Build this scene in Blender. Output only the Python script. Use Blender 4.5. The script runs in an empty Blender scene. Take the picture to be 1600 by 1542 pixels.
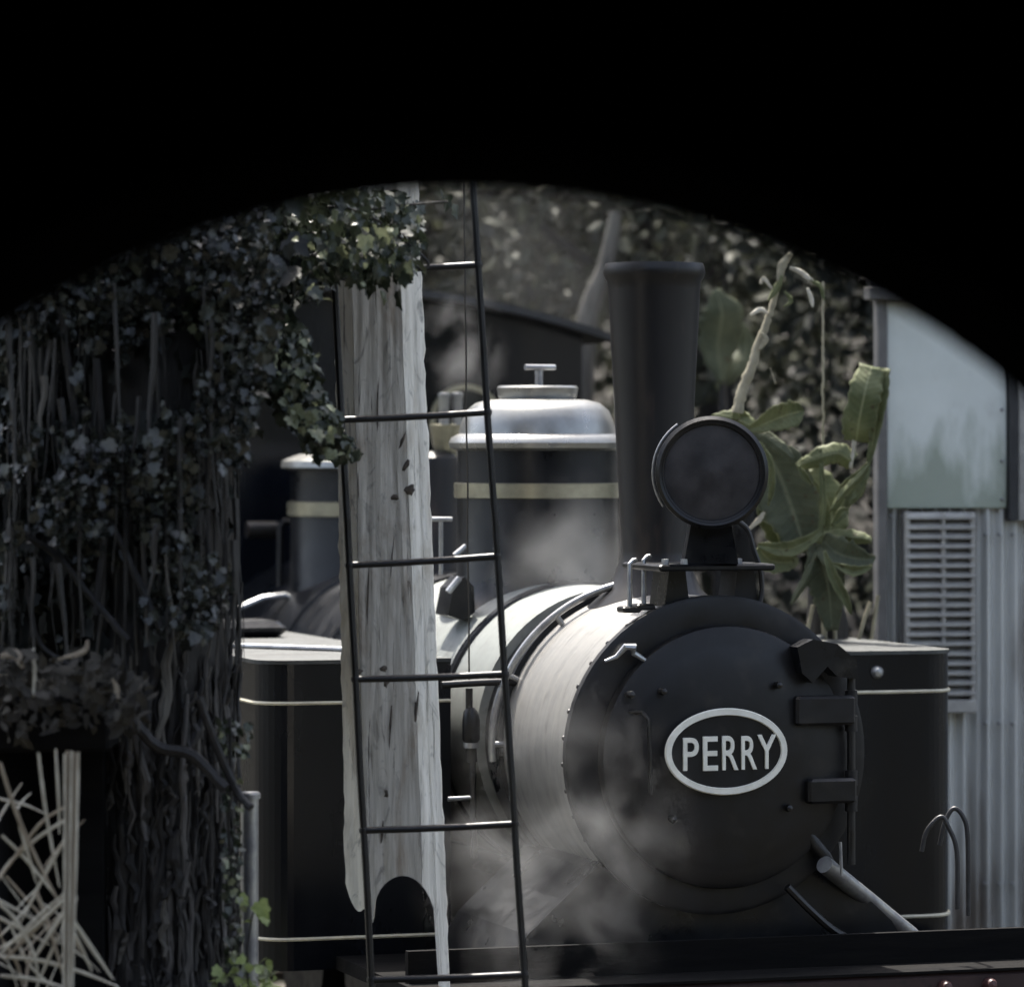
import bpy, math, random
import numpy as np
from mathutils import Vector, Matrix, noise as mnoise

R = math.radians
random.seed(11)
rng = np.random.default_rng(11)
scene = bpy.context.scene
col = scene.collection

# ------------------------------------------------------------------ camera, sky, sun, exposure
EYE = 2.18                # eye height above rail level
F = 6532.0                # focal length in photograph pixels (1600 wide)
HOR = 700.0               # horizon row in the photograph
CB = 4.0                  # the eye stands this far behind y = 0
cam_d = bpy.data.cameras.new('camera')
cam = bpy.data.objects.new('camera', cam_d); col.objects.link(cam)
cam.location = (0, -CB, EYE); cam.rotation_euler = (R(90), 0, 0)
cam_d.sensor_width = 36.0; cam_d.lens = 36.0 * F / 1600.0
cam_d.shift_y = (HOR - 771.0) / 1600.0
cam_d.clip_start = 0.05; cam_d.clip_end = 500
cam_d.dof.use_dof = True; cam_d.dof.focus_distance = 8.0 + CB; cam_d.dof.aperture_fstop = 2.5
scene.camera = cam

SUN = Vector((-0.12, 0.40, 0.90)).normalized()
w = bpy.data.worlds.new('World'); scene.world = w; w.use_nodes = True
nt = w.node_tree; nt.nodes.clear()
sky = nt.nodes.new('ShaderNodeTexSky'); sky.sky_type = 'NISHITA'; sky.sun_disc = False
sky.sun_elevation = math.asin(SUN.z); sky.sun_rotation = math.atan2(SUN.x, SUN.y)
sky.air_density = 1.0; sky.dust_density = 4.0; sky.ozone_density = 0.6
bg = nt.nodes.new('ShaderNodeBackground'); bg.inputs['Strength'].default_value = 0.11
wo = nt.nodes.new('ShaderNodeOutputWorld')
hs = nt.nodes.new('ShaderNodeHueSaturation'); hs.inputs['Saturation'].default_value = 0.72   # hazy white sky
nt.links.new(sky.outputs[0], hs.inputs['Color']); nt.links.new(hs.outputs[0], bg.inputs['Color']); nt.links.new(bg.outputs[0], wo.inputs['Surface'])
sd = bpy.data.lights.new('sun', 'SUN'); sd.energy = 3.6; sd.angle = R(0.6); sd.color = (1.0, 0.95, 0.87)
so = bpy.data.objects.new('sun', sd); col.objects.link(so)
so.rotation_euler = (-SUN).to_track_quat('-Z', 'Y').to_euler(); so.location = SUN * 30
vs = scene.view_settings
vs.view_transform = 'Standard'; vs.look = 'None'; vs.exposure = 1.8; vs.gamma = 1.0
vs.use_curve_mapping = False
cy = scene.cycles
cy.max_bounces = 6; cy.diffuse_bounces = 3; cy.glossy_bounces = 3; cy.transmission_bounces = 4
cy.volume_bounces = 1; cy.transparent_max_bounces = 8
cy.use_denoising = True
cy.volume_max_steps = 64; cy.volume_step_rate = 2.0
cy.use_adaptive_sampling = True; cy.adaptive_threshold = 0.03

# ------------------------------------------------------------------ helpers
def P(px, py, d):
    """world point seen at photograph pixel (px, py), standing at y = d"""
    e = d + CB
    return Vector(((px - 800.0) / F * e, d, EYE - (py - HOR) / F * e))

class Frame:
    """a thing's own axes: origin on the ground, turned by rz"""
    def __init__(s, x, y, rz): s.x, s.y, s.c, s.s, s.rz = x, y, math.cos(rz), math.sin(rz), rz
    def at(s, px, py, yl):
        k = (px - 800.0) / F
        a = (k * (s.y + CB) + k * s.c * yl - s.x + s.s * yl) / (s.c - k * s.s)
        d = s.y + CB + s.s * a + s.c * yl
        return Vector((a, yl, EYE - (py - HOR) / F * d))

def tag(o, label=None, cat=None, group=None, kind=None):
    if label: o['label'] = label
    if cat: o['category'] = cat
    if group: o['group'] = group
    if kind: o['kind'] = kind
    return o
def empty(name, loc=(0, 0, 0), rz=0, label=None, cat=None, group=None):
    o = bpy.data.objects.new(name, None); col.objects.link(o)
    o.location = loc; o.rotation_euler = (0, 0, rz); o.empty_display_size = 0.2
    return tag(o, label, cat, group)

class MB:
    def __init__(s): s.v = []; s.f = []; s.sm = []
    def add(s, vs_, fs, smooth=False):
        n = len(s.v); s.v += [tuple(p) for p in vs_]
        s.f += [tuple(i + n for i in q) for q in fs]; s.sm += [smooth] * len(fs); return s
    def box(s, a, b, bev=0.0):
        x0, y0, z0 = a; x1, y1, z1 = b
        if bev <= 0:
            vs_ = [(x0,y0,z0),(x1,y0,z0),(x1,y1,z0),(x0,y1,z0),(x0,y0,z1),(x1,y0,z1),(x1,y1,z1),(x0,y1,z1)]
            return s.add(vs_, [(0,3,2,1),(4,5,6,7),(0,1,5,4),(1,2,6,5),(2,3,7,6),(3,0,4,7)])
        # chamfered on the vertical and top edges
        def ring(i, z):
            return [(x0+i+bev if False else x0+i, y0+i+bev, z), (x0+i+bev, y0+i, z), (x1-i-bev, y0+i, z), (x1-i, y0+i+bev, z),
                    (x1-i, y1-i-bev, z), (x1-i-bev, y1-i, z), (x0+i+bev, y1-i, z), (x0+i, y1-i-bev, z)]
        rings = [ring(bev, z0), ring(0, z0+bev), ring(0, z1-bev), ring(bev, z1)]
        vs_ = sum(rings, []); fs = []
        for r in range(3):
            for k in range(8):
                a_, b_ = r*8+k, r*8+(k+1) % 8
                fs.append((a_, b_, b_+8, a_+8))
        fs += [tuple(range(7, -1, -1)), tuple(range(24, 32))]
        return s.add(vs_, fs)
    def tube(s, pts, rad, n=10, caps=True, smooth=True):
        pts = [Vector(p) for p in pts]; m = len(pts)
        rs = rad if hasattr(rad, '__len__') else [rad] * m
        T = []
        for i in range(m):
            t = (pts[min(i+1, m-1)] - pts[max(i-1, 0)])
            T.append(t.normalized() if t.length > 1e-9 else Vector((0, 0, 1)))
        up = Vector((0, 0, 1)) if abs(T[0].z) < 0.9 else Vector((1, 0, 0))
        nx = T[0].cross(up).normalized(); vs_ = []; fs = []
        for i in range(m):
            nx = (nx - T[i] * nx.dot(T[i])).normalized(); ny = T[i].cross(nx)
            for k in range(n):
                a = 2 * math.pi * k / n
                vs_.append(pts[i] + (nx * math.cos(a) + ny * math.sin(a)) * rs[i])
        for i in range(m - 1):
            for k in range(n):
                k2 = (k + 1) % n
                fs.append((i*n+k, i*n+k2, (i+1)*n+k2, (i+1)*n+k))
        s.add(vs_, fs, smooth)
        if caps:
            s.add(vs_[:n], [tuple(range(n-1, -1, -1))]); s.add(vs_[-n:], [tuple(range(n))])
        return s
    def lathe(s, prof, origin=(0, 0, 0), axis='z', n=40, smooth=True, a0=0.0, a1=2*math.pi):
        """prof: (radius, height) pairs; axis z, or y (height runs along +y)"""
        full = abs(a1 - a0 - 2*math.pi) < 1e-6
        m = n if full else n + 1
        vs_ = []; fs = []
        o = Vector(origin)
        for r, h in prof:
            for k in range(m):
                a = a0 + (a1 - a0) * k / n
                if axis == 'z': vs_.append(o + Vector((r*math.cos(a), r*math.sin(a), h)))
                else: vs_.append(o + Vector((r*math.cos(a), h, r*math.sin(a))))
        for i in range(len(prof) - 1):
            for k in range(n):
                k2 = (k + 1) % m
                q = (i*m+k, i*m+k2, (i+1)*m+k2, (i+1)*m+k)
                fs.append(q if axis == 'z' else q[::-1])
        return s.add(vs_, fs, smooth)
    def prism(s, poly, z0, z1, axis='z'):
        n = len(poly)
        if axis == 'z': vs_ = [(x, y, z0) for x, y in poly] + [(x, y, z1) for x, y in poly]
        elif axis == 'y': vs_ = [(x, z0, y) for x, y in poly] + [(x, z1, y) for x, y in poly]
        fs = [tuple(range(n-1, -1, -1)), tuple(range(n, 2*n))]
        fs += [(k, (k+1) % n, (k+1) % n + n, k + n) for k in range(n)]
        return s.add(vs_, fs)
    def grid(s, fn, nu, nv, smooth=True):
        vs_ = [fn(i/(nu-1), j/(nv-1)) for j in range(nv) for i in range(nu)]
        fs = [(j*nu+i, j*nu+i+1, (j+1)*nu+i+1, (j+1)*nu+i) for j in range(nv-1) for i in range(nu-1)]
        return s.add(vs_, fs, smooth)
    def build(s, name, mat, parent=None, loc=None, fixn=False, autosmooth=True):
        me = bpy.data.meshes.new(name); me.from_pydata(s.v, [], s.f)
        me.polygons.foreach_set('use_smooth', s.sm); me.update()
        if fixn:
            import bmesh
            bm = bmesh.new(); bm.from_mesh(me); bmesh.ops.remove_doubles(bm, verts=bm.verts, dist=1e-5)
            bmesh.ops.recalc_face_normals(bm, faces=bm.faces); bm.to_mesh(me); bm.free()
        if autosmooth and any(s.sm):
            try: me.set_sharp_from_angle(angle=R(38))
            except Exception: pass
        return obj(name, me, mat, parent, loc)
def obj(name, me, mat, parent=None, loc=None, rot=None, scale=None):
    if mat and not me.materials: me.materials.append(mat)
    o = bpy.data.objects.new(name, me); col.objects.link(o); o.parent = parent
    if loc is not None: o.location = loc
    if rot is not None: o.rotation_euler = rot
    if scale is not None: o.scale = scale
    return o
def smooth_path(pts, n=8):
    """Catmull-Rom through the points (any dimension)"""
    p = [np.array(q, float) for q in pts]; p = [2*p[0]-p[1]] + p + [2*p[-1]-p[-2]]; out = []
    for i in range(1, len(p) - 2):
        for k in range(n):
            t = k / n
            out.append(0.5*((2*p[i]) + (-p[i-1]+p[i+1])*t + (2*p[i-1]-5*p[i]+4*p[i+1]-p[i+2])*t*t + (-p[i-1]+3*p[i]-3*p[i+1]+p[i+2])*t**3))
    out.append(p[-2]); return out

# ------------------------------------------------------------------ materials
def mat(name, c1, c2, scale=6.0, rough=0.5, rough2=None, metal=0.0, bump=0.0, stretch=(1, 1, 1), detail=6.0,
        coat=0.0, lo=0.35, hi=0.65, spec=0.5, c3=None, s3=30.0, lo3=0.55, hi3=0.7, translucent=0.0, bdist=0.01):
    m = bpy.data.materials.new(name); m.use_nodes = True
    n = m.node_tree.nodes; l = m.node_tree.links; b = n['Principled BSDF']
    tc = n.new('ShaderNodeTexCoord'); mp = n.new('ShaderNodeMapping'); mp.inputs['Scale'].default_value = stretch
    l.new(tc.outputs['Object'], mp.inputs['Vector'])
    nz = n.new('ShaderNodeTexNoise'); nz.inputs['Scale'].default_value = scale; nz.inputs['Detail'].default_value = detail
    nz.inputs['Roughness'].default_value = 0.6
    l.new(mp.outputs[0], nz.inputs['Vector'])
    mr = n.new('ShaderNodeMapRange'); mr.inputs['From Min'].default_value = lo; mr.inputs['From Max'].default_value = hi
    l.new(nz.outputs['Fac'], mr.inputs['Value'])
    mx = n.new('ShaderNodeMix'); mx.data_type = 'RGBA'
    mx.inputs['A'].default_value = (*c1, 1); mx.inputs['B'].default_value = (*c2, 1)
    l.new(mr.outputs[0], mx.inputs['Factor']); out = mx.outputs['Result']
    if c3:
        n3 = n.new('ShaderNodeTexNoise'); n3.inputs['Scale'].default_value = s3; n3.inputs['Detail'].default_value = 4
        l.new(mp.outputs[0], n3.inputs['Vector'])
        r3 = n.new('ShaderNodeMapRange'); r3.inputs['From Min'].default_value = lo3; r3.inputs['From Max'].default_value = hi3
        l.new(n3.outputs['Fac'], r3.inputs['Value'])
        m3 = n.new('ShaderNodeMix'); m3.data_type = 'RGBA'; m3.inputs['B'].default_value = (*c3, 1)
        l.new(r3.outputs[0], m3.inputs['Factor']); l.new(out, m3.inputs['A']); out = m3.outputs['Result']
    l.new(out, b.inputs['Base Color'])
    b.inputs['Metallic'].default_value = metal; b.inputs['Specular IOR Level'].default_value = spec
    b.inputs['Roughness'].default_value = rough
    if rough2 is not None:
        rr = n.new('ShaderNodeMapRange'); rr.inputs['From Min'].default_value = lo; rr.inputs['From Max'].default_value = hi
        rr.inputs['To Min'].default_value = rough; rr.inputs['To Max'].default_value = rough2
        l.new(nz.outputs['Fac'], rr.inputs['Value']); l.new(rr.outputs[0], b.inputs['Roughness'])
    b.inputs['Coat Weight'].default_value = coat; b.inputs['Coat Roughness'].default_value = 0.12
    if bump:
        bp = n.new('ShaderNodeBump'); bp.inputs['Strength'].default_value = bump; bp.inputs['Distance'].default_value = bdist
        l.new(nz.outputs['Fac'], bp.inputs['Height']); l.new(bp.outputs[0], b.inputs['Normal'])
    if translucent:
        tr = n.new('ShaderNodeBsdfTranslucent'); l.new(out, tr.inputs['Color'])
        ms = n.new('ShaderNodeMixShader'); ms.inputs[0].default_value = translucent
        l.new(b.outputs[0], ms.inputs[1]); l.new(tr.outputs[0], ms.inputs[2])
        l.new(ms.outputs[0], n['Material Output'].inputs['Surface'])
    return m

M = {}
M['black'] = mat('black_paint', (0.0028, 0.0034, 0.005), (0.0065, 0.0072, 0.009), 5, 0.24, 0.48, bump=0.06, spec=0.35, c3=(0.022, 0.021, 0.02), s3=14, lo3=0.58, hi3=0.8)
M['smokebox_front'] = mat('smokebox_black', (0.006, 0.006, 0.0068), (0.012, 0.0115, 0.012), 7, 0.32, 0.58, bump=0.12, spec=0.35, c3=(0.028, 0.025, 0.022), s3=11, lo3=0.58, hi3=0.85)
M['chimney'] = mat('chimney_black', (0.006, 0.006, 0.0068), (0.014, 0.0125, 0.012), 3.5, 0.34, 0.58, bump=0.12, spec=0.35, stretch=(1, 1, 0.25), c3=(0.05, 0.036, 0.028), s3=16, lo3=0.6, hi3=0.85)
M['tank'] = mat('tank_navy_black', (0.002, 0.003, 0.0055), (0.004, 0.0052, 0.008), 3, 0.16, 0.34, bump=0.04, spec=0.3, c3=(0.012, 0.011, 0.010), s3=5, lo3=0.56, hi3=0.8, stretch=(1, 1, 0.3))
M['silver'] = mat('grey_boiler_cladding', (0.33, 0.32, 0.30), (0.22, 0.215, 0.205), 9, 0.36, 0.5, metal=0.4, bump=0.06, stretch=(0.6, 3, 0.6), c3=(0.14, 0.135, 0.13), s3=20, lo3=0.58, hi3=0.8)
M['clad'] = mat('pale_green_grey_cladding', (0.26, 0.275, 0.26), (0.19, 0.20, 0.19), 7, 0.42, 0.55, metal=0.15, bump=0.05, c3=(0.14, 0.14, 0.13), s3=22, lo3=0.58, hi3=0.8)
M['tanktop'] = mat('dull_grey_tank_top', (0.055, 0.06, 0.058), (0.028, 0.030, 0.029), 6, 0.5, 0.65, bump=0.1, c3=(0.03, 0.03, 0.028), s3=9)
M['domecap'] = mat('polished_dome_cap', (0.34, 0.34, 0.325), (0.24, 0.24, 0.23), 8, 0.26, 0.42, metal=0.75, bump=0.03)
M['brass'] = mat('dull_brass', (0.38, 0.355, 0.26), (0.24, 0.225, 0.165), 12, 0.3, 0.5, metal=0.7)
M['cream'] = mat('cream_lining', (0.62, 0.58, 0.44), (0.45, 0.42, 0.33), 14, 0.5)
M['white'] = mat('white_lettering', (0.86, 0.85, 0.76), (0.72, 0.71, 0.63), 25, 0.5, bump=0.05)
M['steel'] = mat('worn_steel', (0.42, 0.43, 0.43), (0.22, 0.22, 0.23), 14, 0.3, 0.5, metal=0.75)
M['iron'] = mat('black_iron', (0.0035, 0.0035, 0.004), (0.008, 0.0075, 0.0075), 20, 0.3, 0.55, bump=0.1, bdist=0.003)
M['beam'] = mat('brown_red_beam', (0.030, 0.018, 0.018), (0.045, 0.027, 0.026), 6, 0.5, 0.7, bump=0.1, c3=(0.02, 0.016, 0.015), s3=22, spec=0.3)
M['boltred'] = mat('dull_red_bolt', (0.075, 0.03, 0.028), (0.045, 0.02, 0.019), 20, 0.5)
M['glass_dark'] = mat('lamp_glass', (0.024, 0.0225, 0.0235), (0.046, 0.042, 0.043), 14, 0.35, 0.5, spec=0.4, bump=0.05)
M['cabglass'] = mat('cab_glass', (0.012, 0.014, 0.016), (0.02, 0.022, 0.024), 4, 0.06)
M['rubber'] = mat('black_rubber', (0.014, 0.014, 0.015), (0.028, 0.028, 0.03), 30, 0.5)
M['archblack'] = mat('near_black_render', (0.0012, 0.0012, 0.0014), (0.003, 0.003, 0.0031), 5, 1.0, bump=0.4, spec=0.0)  # near-black so the added arch reads as a dark vignette
M['stone'] = mat('weathered_render', (0.09, 0.085, 0.078), (0.16, 0.15, 0.135), 4, 0.9, bump=0.5, c3=(0.05, 0.05, 0.042), s3=9)
M['wood'] = mat('weathered_grey_timber', (0.36, 0.345, 0.315), (0.225, 0.215, 0.195), 7, 0.85, stretch=(3.2, 3.2, 0.32), bump=0.55, lo=0.36, hi=0.7, c3=(0.10, 0.085, 0.07), s3=9, lo3=0.62, hi3=0.78, spec=0.15, bdist=0.006)
M['woodpale'] = mat('pale_timber', (0.66, 0.64, 0.58), (0.47, 0.45, 0.40), 9, 0.85, stretch=(3, 3, 0.35), bump=0.45, c3=(0.22, 0.2, 0.17), s3=12, lo3=0.62, hi3=0.8, spec=0.15, bdist=0.005)
def timber(name, ca, cb, cstain, crackc):
    m = bpy.data.materials.new(name); m.use_nodes = True; n = m.node_tree.nodes; l = m.node_tree.links; b = n['Principled BSDF']
    tc = n.new('ShaderNodeTexCoord')
    def nz(sc, stretch, detail=8, dist=0.0, rough=0.65):
        mp = n.new('ShaderNodeMapping'); mp.inputs['Scale'].default_value = stretch; l.new(tc.outputs['Object'], mp.inputs[0])
        t = n.new('ShaderNodeTexNoise'); t.inputs['Scale'].default_value = sc; t.inputs['Detail'].default_value = detail; t.inputs['Distortion'].default_value = dist; t.inputs['Roughness'].default_value = rough
        l.new(mp.outputs[0], t.inputs['Vector']); return t.outputs['Fac']
    def rng_(v, lo, hi):
        r = n.new('ShaderNodeMapRange'); r.inputs['From Min'].default_value = lo; r.inputs['From Max'].default_value = hi; l.new(v, r.inputs['Value']); return r.outputs[0]
    def mix(f, a, c):
        x = n.new('ShaderNodeMix'); x.data_type = 'RGBA'; l.new(f, x.inputs['Factor'])
        (l.new(a, x.inputs['A']) if not isinstance(a, tuple) else setattr(x.inputs['A'], 'default_value', (*a, 1))); x.inputs['B'].default_value = (*c, 1); return x.outputs['Result']
    grain = nz(16, (4, 4, 0.22), 9, 0.4); broad = nz(3.2, (1.6, 1.6, 0.5), 5, 1.0); crack = nz(22, (3.4, 3.4, 0.10), 4, 0.3); whirl = nz(7, (1.8, 1.8, 0.8), 4, 3.2)
    c = mix(rng_(grain, 0.34, 0.68), ca, cb); c = mix(rng_(broad, 0.50, 0.62), c, cstain)
    c = mix(rng_(whirl, 0.56, 0.70), c, tuple(v*0.45 for v in ca)); c = mix(rng_(crack, 0.63, 0.70), c, crackc)
    l.new(c, b.inputs['Base Color']); b.inputs['Roughness'].default_value = 0.85; b.inputs['Specular IOR Level'].default_value = 0.15
    mm = n.new('ShaderNodeMath'); mm.operation = 'SUBTRACT'; l.new(grain, mm.inputs[0]); l.new(rng_(crack, 0.60, 0.72), mm.inputs[1])
    bp = n.new('ShaderNodeBump'); bp.inputs['Strength'].default_value = 0.7; bp.inputs['Distance'].default_value = 0.006; l.new(mm.outputs[0], bp.inputs['Height']); l.new(bp.outputs[0], b.inputs['Normal'])
    return m
M['wood'] = timber('weathered_grey_timber', (0.64, 0.605, 0.54), (0.40, 0.375, 0.325), (0.37, 0.315, 0.255), (0.07, 0.06, 0.05))
M['woodpale'] = timber('pale_timber', (0.86, 0.83, 0.75), (0.66, 0.63, 0.55), (0.54, 0.50, 0.42), (0.24, 0.215, 0.18))
M['knot'] = mat('dark_knot', (0.05, 0.042, 0.034), (0.12, 0.10, 0.08), 60, 0.9, bump=0.4)
M['bark'] = mat('dark_fibrous_bark', (0.008, 0.0075, 0.0075), (0.022, 0.020, 0.019), 12, 0.55, stretch=(3, 3, 0.4), bump=0.8, c3=(0.06, 0.055, 0.05), s3=18, lo3=0.62, hi3=0.8, spec=0.35)
M['barkmid'] = mat('grey_fibrous_bark', (0.030, 0.028, 0.027), (0.10, 0.092, 0.085), 12, 0.6, stretch=(3, 3, 0.4), bump=0.8)
M['barkpale'] = mat('pale_torn_bark', (0.13, 0.12, 0.10), (0.05, 0.045, 0.04), 12, 0.8, stretch=(3, 3, 0.4), bump=0.6)
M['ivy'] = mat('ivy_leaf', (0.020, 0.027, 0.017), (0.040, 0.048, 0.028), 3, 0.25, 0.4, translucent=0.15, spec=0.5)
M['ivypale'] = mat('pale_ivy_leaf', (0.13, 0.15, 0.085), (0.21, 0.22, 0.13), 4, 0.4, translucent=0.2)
M['root'] = mat('grey_aerial_root', (0.007, 0.0068, 0.0068), (0.026, 0.024, 0.023), 14, 0.45, stretch=(3, 3, 0.5), bump=0.5)
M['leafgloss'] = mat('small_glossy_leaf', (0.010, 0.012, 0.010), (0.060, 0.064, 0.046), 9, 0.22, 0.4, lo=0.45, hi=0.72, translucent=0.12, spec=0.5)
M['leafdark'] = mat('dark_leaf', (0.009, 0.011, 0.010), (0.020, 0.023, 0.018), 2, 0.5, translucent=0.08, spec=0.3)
M['bgleaf'] = [mat('far_leaf_%s' % k, a, b, 1.3, 0.6, translucent=0.06 if k == 'deep' else 0.22, spec=0.1 if k == 'deep' else 0.25) for k, a, b in
               (('olive', (0.035, 0.039, 0.027), (0.065, 0.068, 0.046)), ('grey', (0.045, 0.046, 0.037), (0.085, 0.085, 0.067)), ('deep', (0.012, 0.014, 0.012), (0.024, 0.026, 0.021)))]  # grey tone has the background haze put into the leaf colour
M['fern'] = mat('broad_green_leaf', (0.10, 0.118, 0.055), (0.185, 0.20, 0.10), 9, 0.6, 0.75, translucent=0.25, spec=0.25, stretch=(1, 1, 1), c3=(0.27, 0.255, 0.15), s3=16, lo3=0.6, hi3=0.8, bump=0.1)
M['ferndark'] = mat('dull_green_leaf', (0.06, 0.07, 0.042), (0.095, 0.105, 0.062), 5, 0.45, 0.6, translucent=0.1, bump=0.1)
def veined(name, ca, cb, cedge, trans):
    m = bpy.data.materials.new(name); m.use_nodes = True; n = m.node_tree.nodes; l = m.node_tree.links; b = n['Principled BSDF']
    uv = n.new('ShaderNodeUVMap'); uv.uv_map = 'leaf'; sp = n.new('ShaderNodeSeparateXYZ'); l.new(uv.outputs[0], sp.inputs[0])
    def math_(op, a, c=None):
        x = n.new('ShaderNodeMath'); x.operation = op
        for i, v in enumerate((a, c)):
            if v is None: continue
            if isinstance(v, (int, float)): x.inputs[i].default_value = v
            else: l.new(v, x.inputs[i])
        return x.outputs[0]
    def mix(f, a, c):
        x = n.new('ShaderNodeMix'); x.data_type = 'RGBA'; l.new(f, x.inputs['Factor'])
        for k_, v in (('A', a), ('B', c)):
            if isinstance(v, tuple): x.inputs[k_].default_value = (*v, 1)
            else: l.new(v, x.inputs[k_])
        return x.outputs['Result']
    def ramp(v, lo, hi):
        r = n.new('ShaderNodeMapRange'); r.inputs['From Min'].default_value = lo; r.inputs['From Max'].default_value = hi; l.new(v, r.inputs['Value']); return r.outputs[0]
    au = math_('ABSOLUTE', sp.outputs['X'])
    vein = math_('SINE', math_('ADD', math_('MULTIPLY', sp.outputs['Y'], 95.0), math_('MULTIPLY', au, -9.0)))
    tc = n.new('ShaderNodeTexCoord'); nz = n.new('ShaderNodeTexNoise'); nz.inputs['Scale'].default_value = 13; nz.inputs['Detail'].default_value = 7; l.new(tc.outputs['Object'], nz.inputs['Vector'])
    n2 = n.new('ShaderNodeTexNoise'); n2.inputs['Scale'].default_value = 46; n2.inputs['Detail'].default_value = 3; l.new(tc.outputs['Object'], n2.inputs['Vector'])
    c = mix(ramp(nz.outputs['Fac'], .35, .65), ca, cb); c = mix(math_('MULTIPLY', ramp(vein, .6, 1.0), .08), c, cedge)
    c = mix(math_('MULTIPLY', ramp(au, .90, 1.0), .35), c, cedge); c = mix(math_('MULTIPLY', math_('SUBTRACT', 1.0, ramp(au, .02, .10)), .6), c, cedge)
    c = mix(ramp(n2.outputs['Fac'], .64, .70), c, (0.07, 0.055, 0.03))
    l.new(c, b.inputs['Base Color']); b.inputs['Roughness'].default_value = .6; b.inputs['Specular IOR Level'].default_value = .25
    bp = n.new('ShaderNodeBump'); bp.inputs['Strength'].default_value = .12; bp.inputs['Distance'].default_value = .003; l.new(vein, bp.inputs['Height']); l.new(bp.outputs[0], b.inputs['Normal'])
    tr = n.new('ShaderNodeBsdfTranslucent'); l.new(c, tr.inputs['Color']); ms = n.new('ShaderNodeMixShader'); ms.inputs[0].default_value = trans
    l.new(b.outputs[0], ms.inputs[1]); l.new(tr.outputs[0], ms.inputs[2]); l.new(ms.outputs[0], n['Material Output'].inputs['Surface']); return m
M['fern'] = veined('broad_green_leaf', (0.095, 0.112, 0.052), (0.17, 0.185, 0.095), (0.33, 0.34, 0.20), .25)
M['ferndark'] = veined('dull_green_leaf', (0.055, 0.065, 0.040), (0.095, 0.105, 0.064), (0.19, 0.20, 0.125), .12)
M['stalk'] = mat('pale_flaky_stalk', (0.34, 0.31, 0.22), (0.22, 0.20, 0.14), 22, 0.8, bump=0.5)
M['dry'] = mat('dry_straw', (0.56, 0.53, 0.44), (0.34, 0.31, 0.24), 14, 0.75, bump=0.2)
M['cane'] = mat('brown_cane', (0.22, 0.18, 0.13), (0.34, 0.29, 0.22), 10, 0.7, stretch=(3, 3, 0.3), bump=0.3)
M['lime'] = mat('lime_leaf', (0.20, 0.26, 0.08), (0.30, 0.35, 0.13), 6, 0.45, translucent=0.3)
M['litter'] = mat('dry_leaf_litter', (0.055, 0.048, 0.036), (0.012, 0.011, 0.009), 8, 0.85, translucent=0.1)
M['darkwood'] = mat('dark_matte_timber', (0.003, 0.003, 0.0035), (0.008, 0.0075, 0.007), 8, 0.85, stretch=(0.3, 2, 2), bump=0.4, spec=0.1)  # very dark matte timber colour
M['corr'] = mat('galvanised_sheet', (0.62, 0.63, 0.615), (0.42, 0.425, 0.41), 5, 0.42, 0.6, metal=0.3, stretch=(1, 1, 0.2), c3=(0.16, 0.13, 0.105), s3=6, lo3=0.52, hi3=0.75, bump=0.12)
M['slat'] = mat('pale_grey_slat', (0.40, 0.39, 0.365), (0.27, 0.265, 0.25), 14, 0.6, bump=0.1)
M['slatback'] = mat('grey_back_board', (0.15, 0.145, 0.14), (0.10, 0.098, 0.095), 9, 0.8, bump=0.2)
M['darktrim'] = mat('dark_trim', (0.016, 0.017, 0.019), (0.03, 0.031, 0.033), 6, 0.6, bump=0.1)
M['ground'] = mat('dark_soil_and_cinders', (0.020, 0.018, 0.016), (0.042, 0.038, 0.032), 3, 0.95, bump=0.6, c3=(0.05, 0.055, 0.03), s3=2.2, lo3=0.5, hi3=0.65, bdist=0.04)
M['hill'] = mat('dark_undergrowth', (0.012, 0.015, 0.011), (0.03, 0.034, 0.024), 2.5, 0.95, bump=1.0, bdist=0.2)
M['sleeper'] = mat('old_sleeper', (0.06, 0.05, 0.042), (0.10, 0.085, 0.07), 9, 0.9, stretch=(0.4, 2, 2), bump=0.5)
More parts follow.
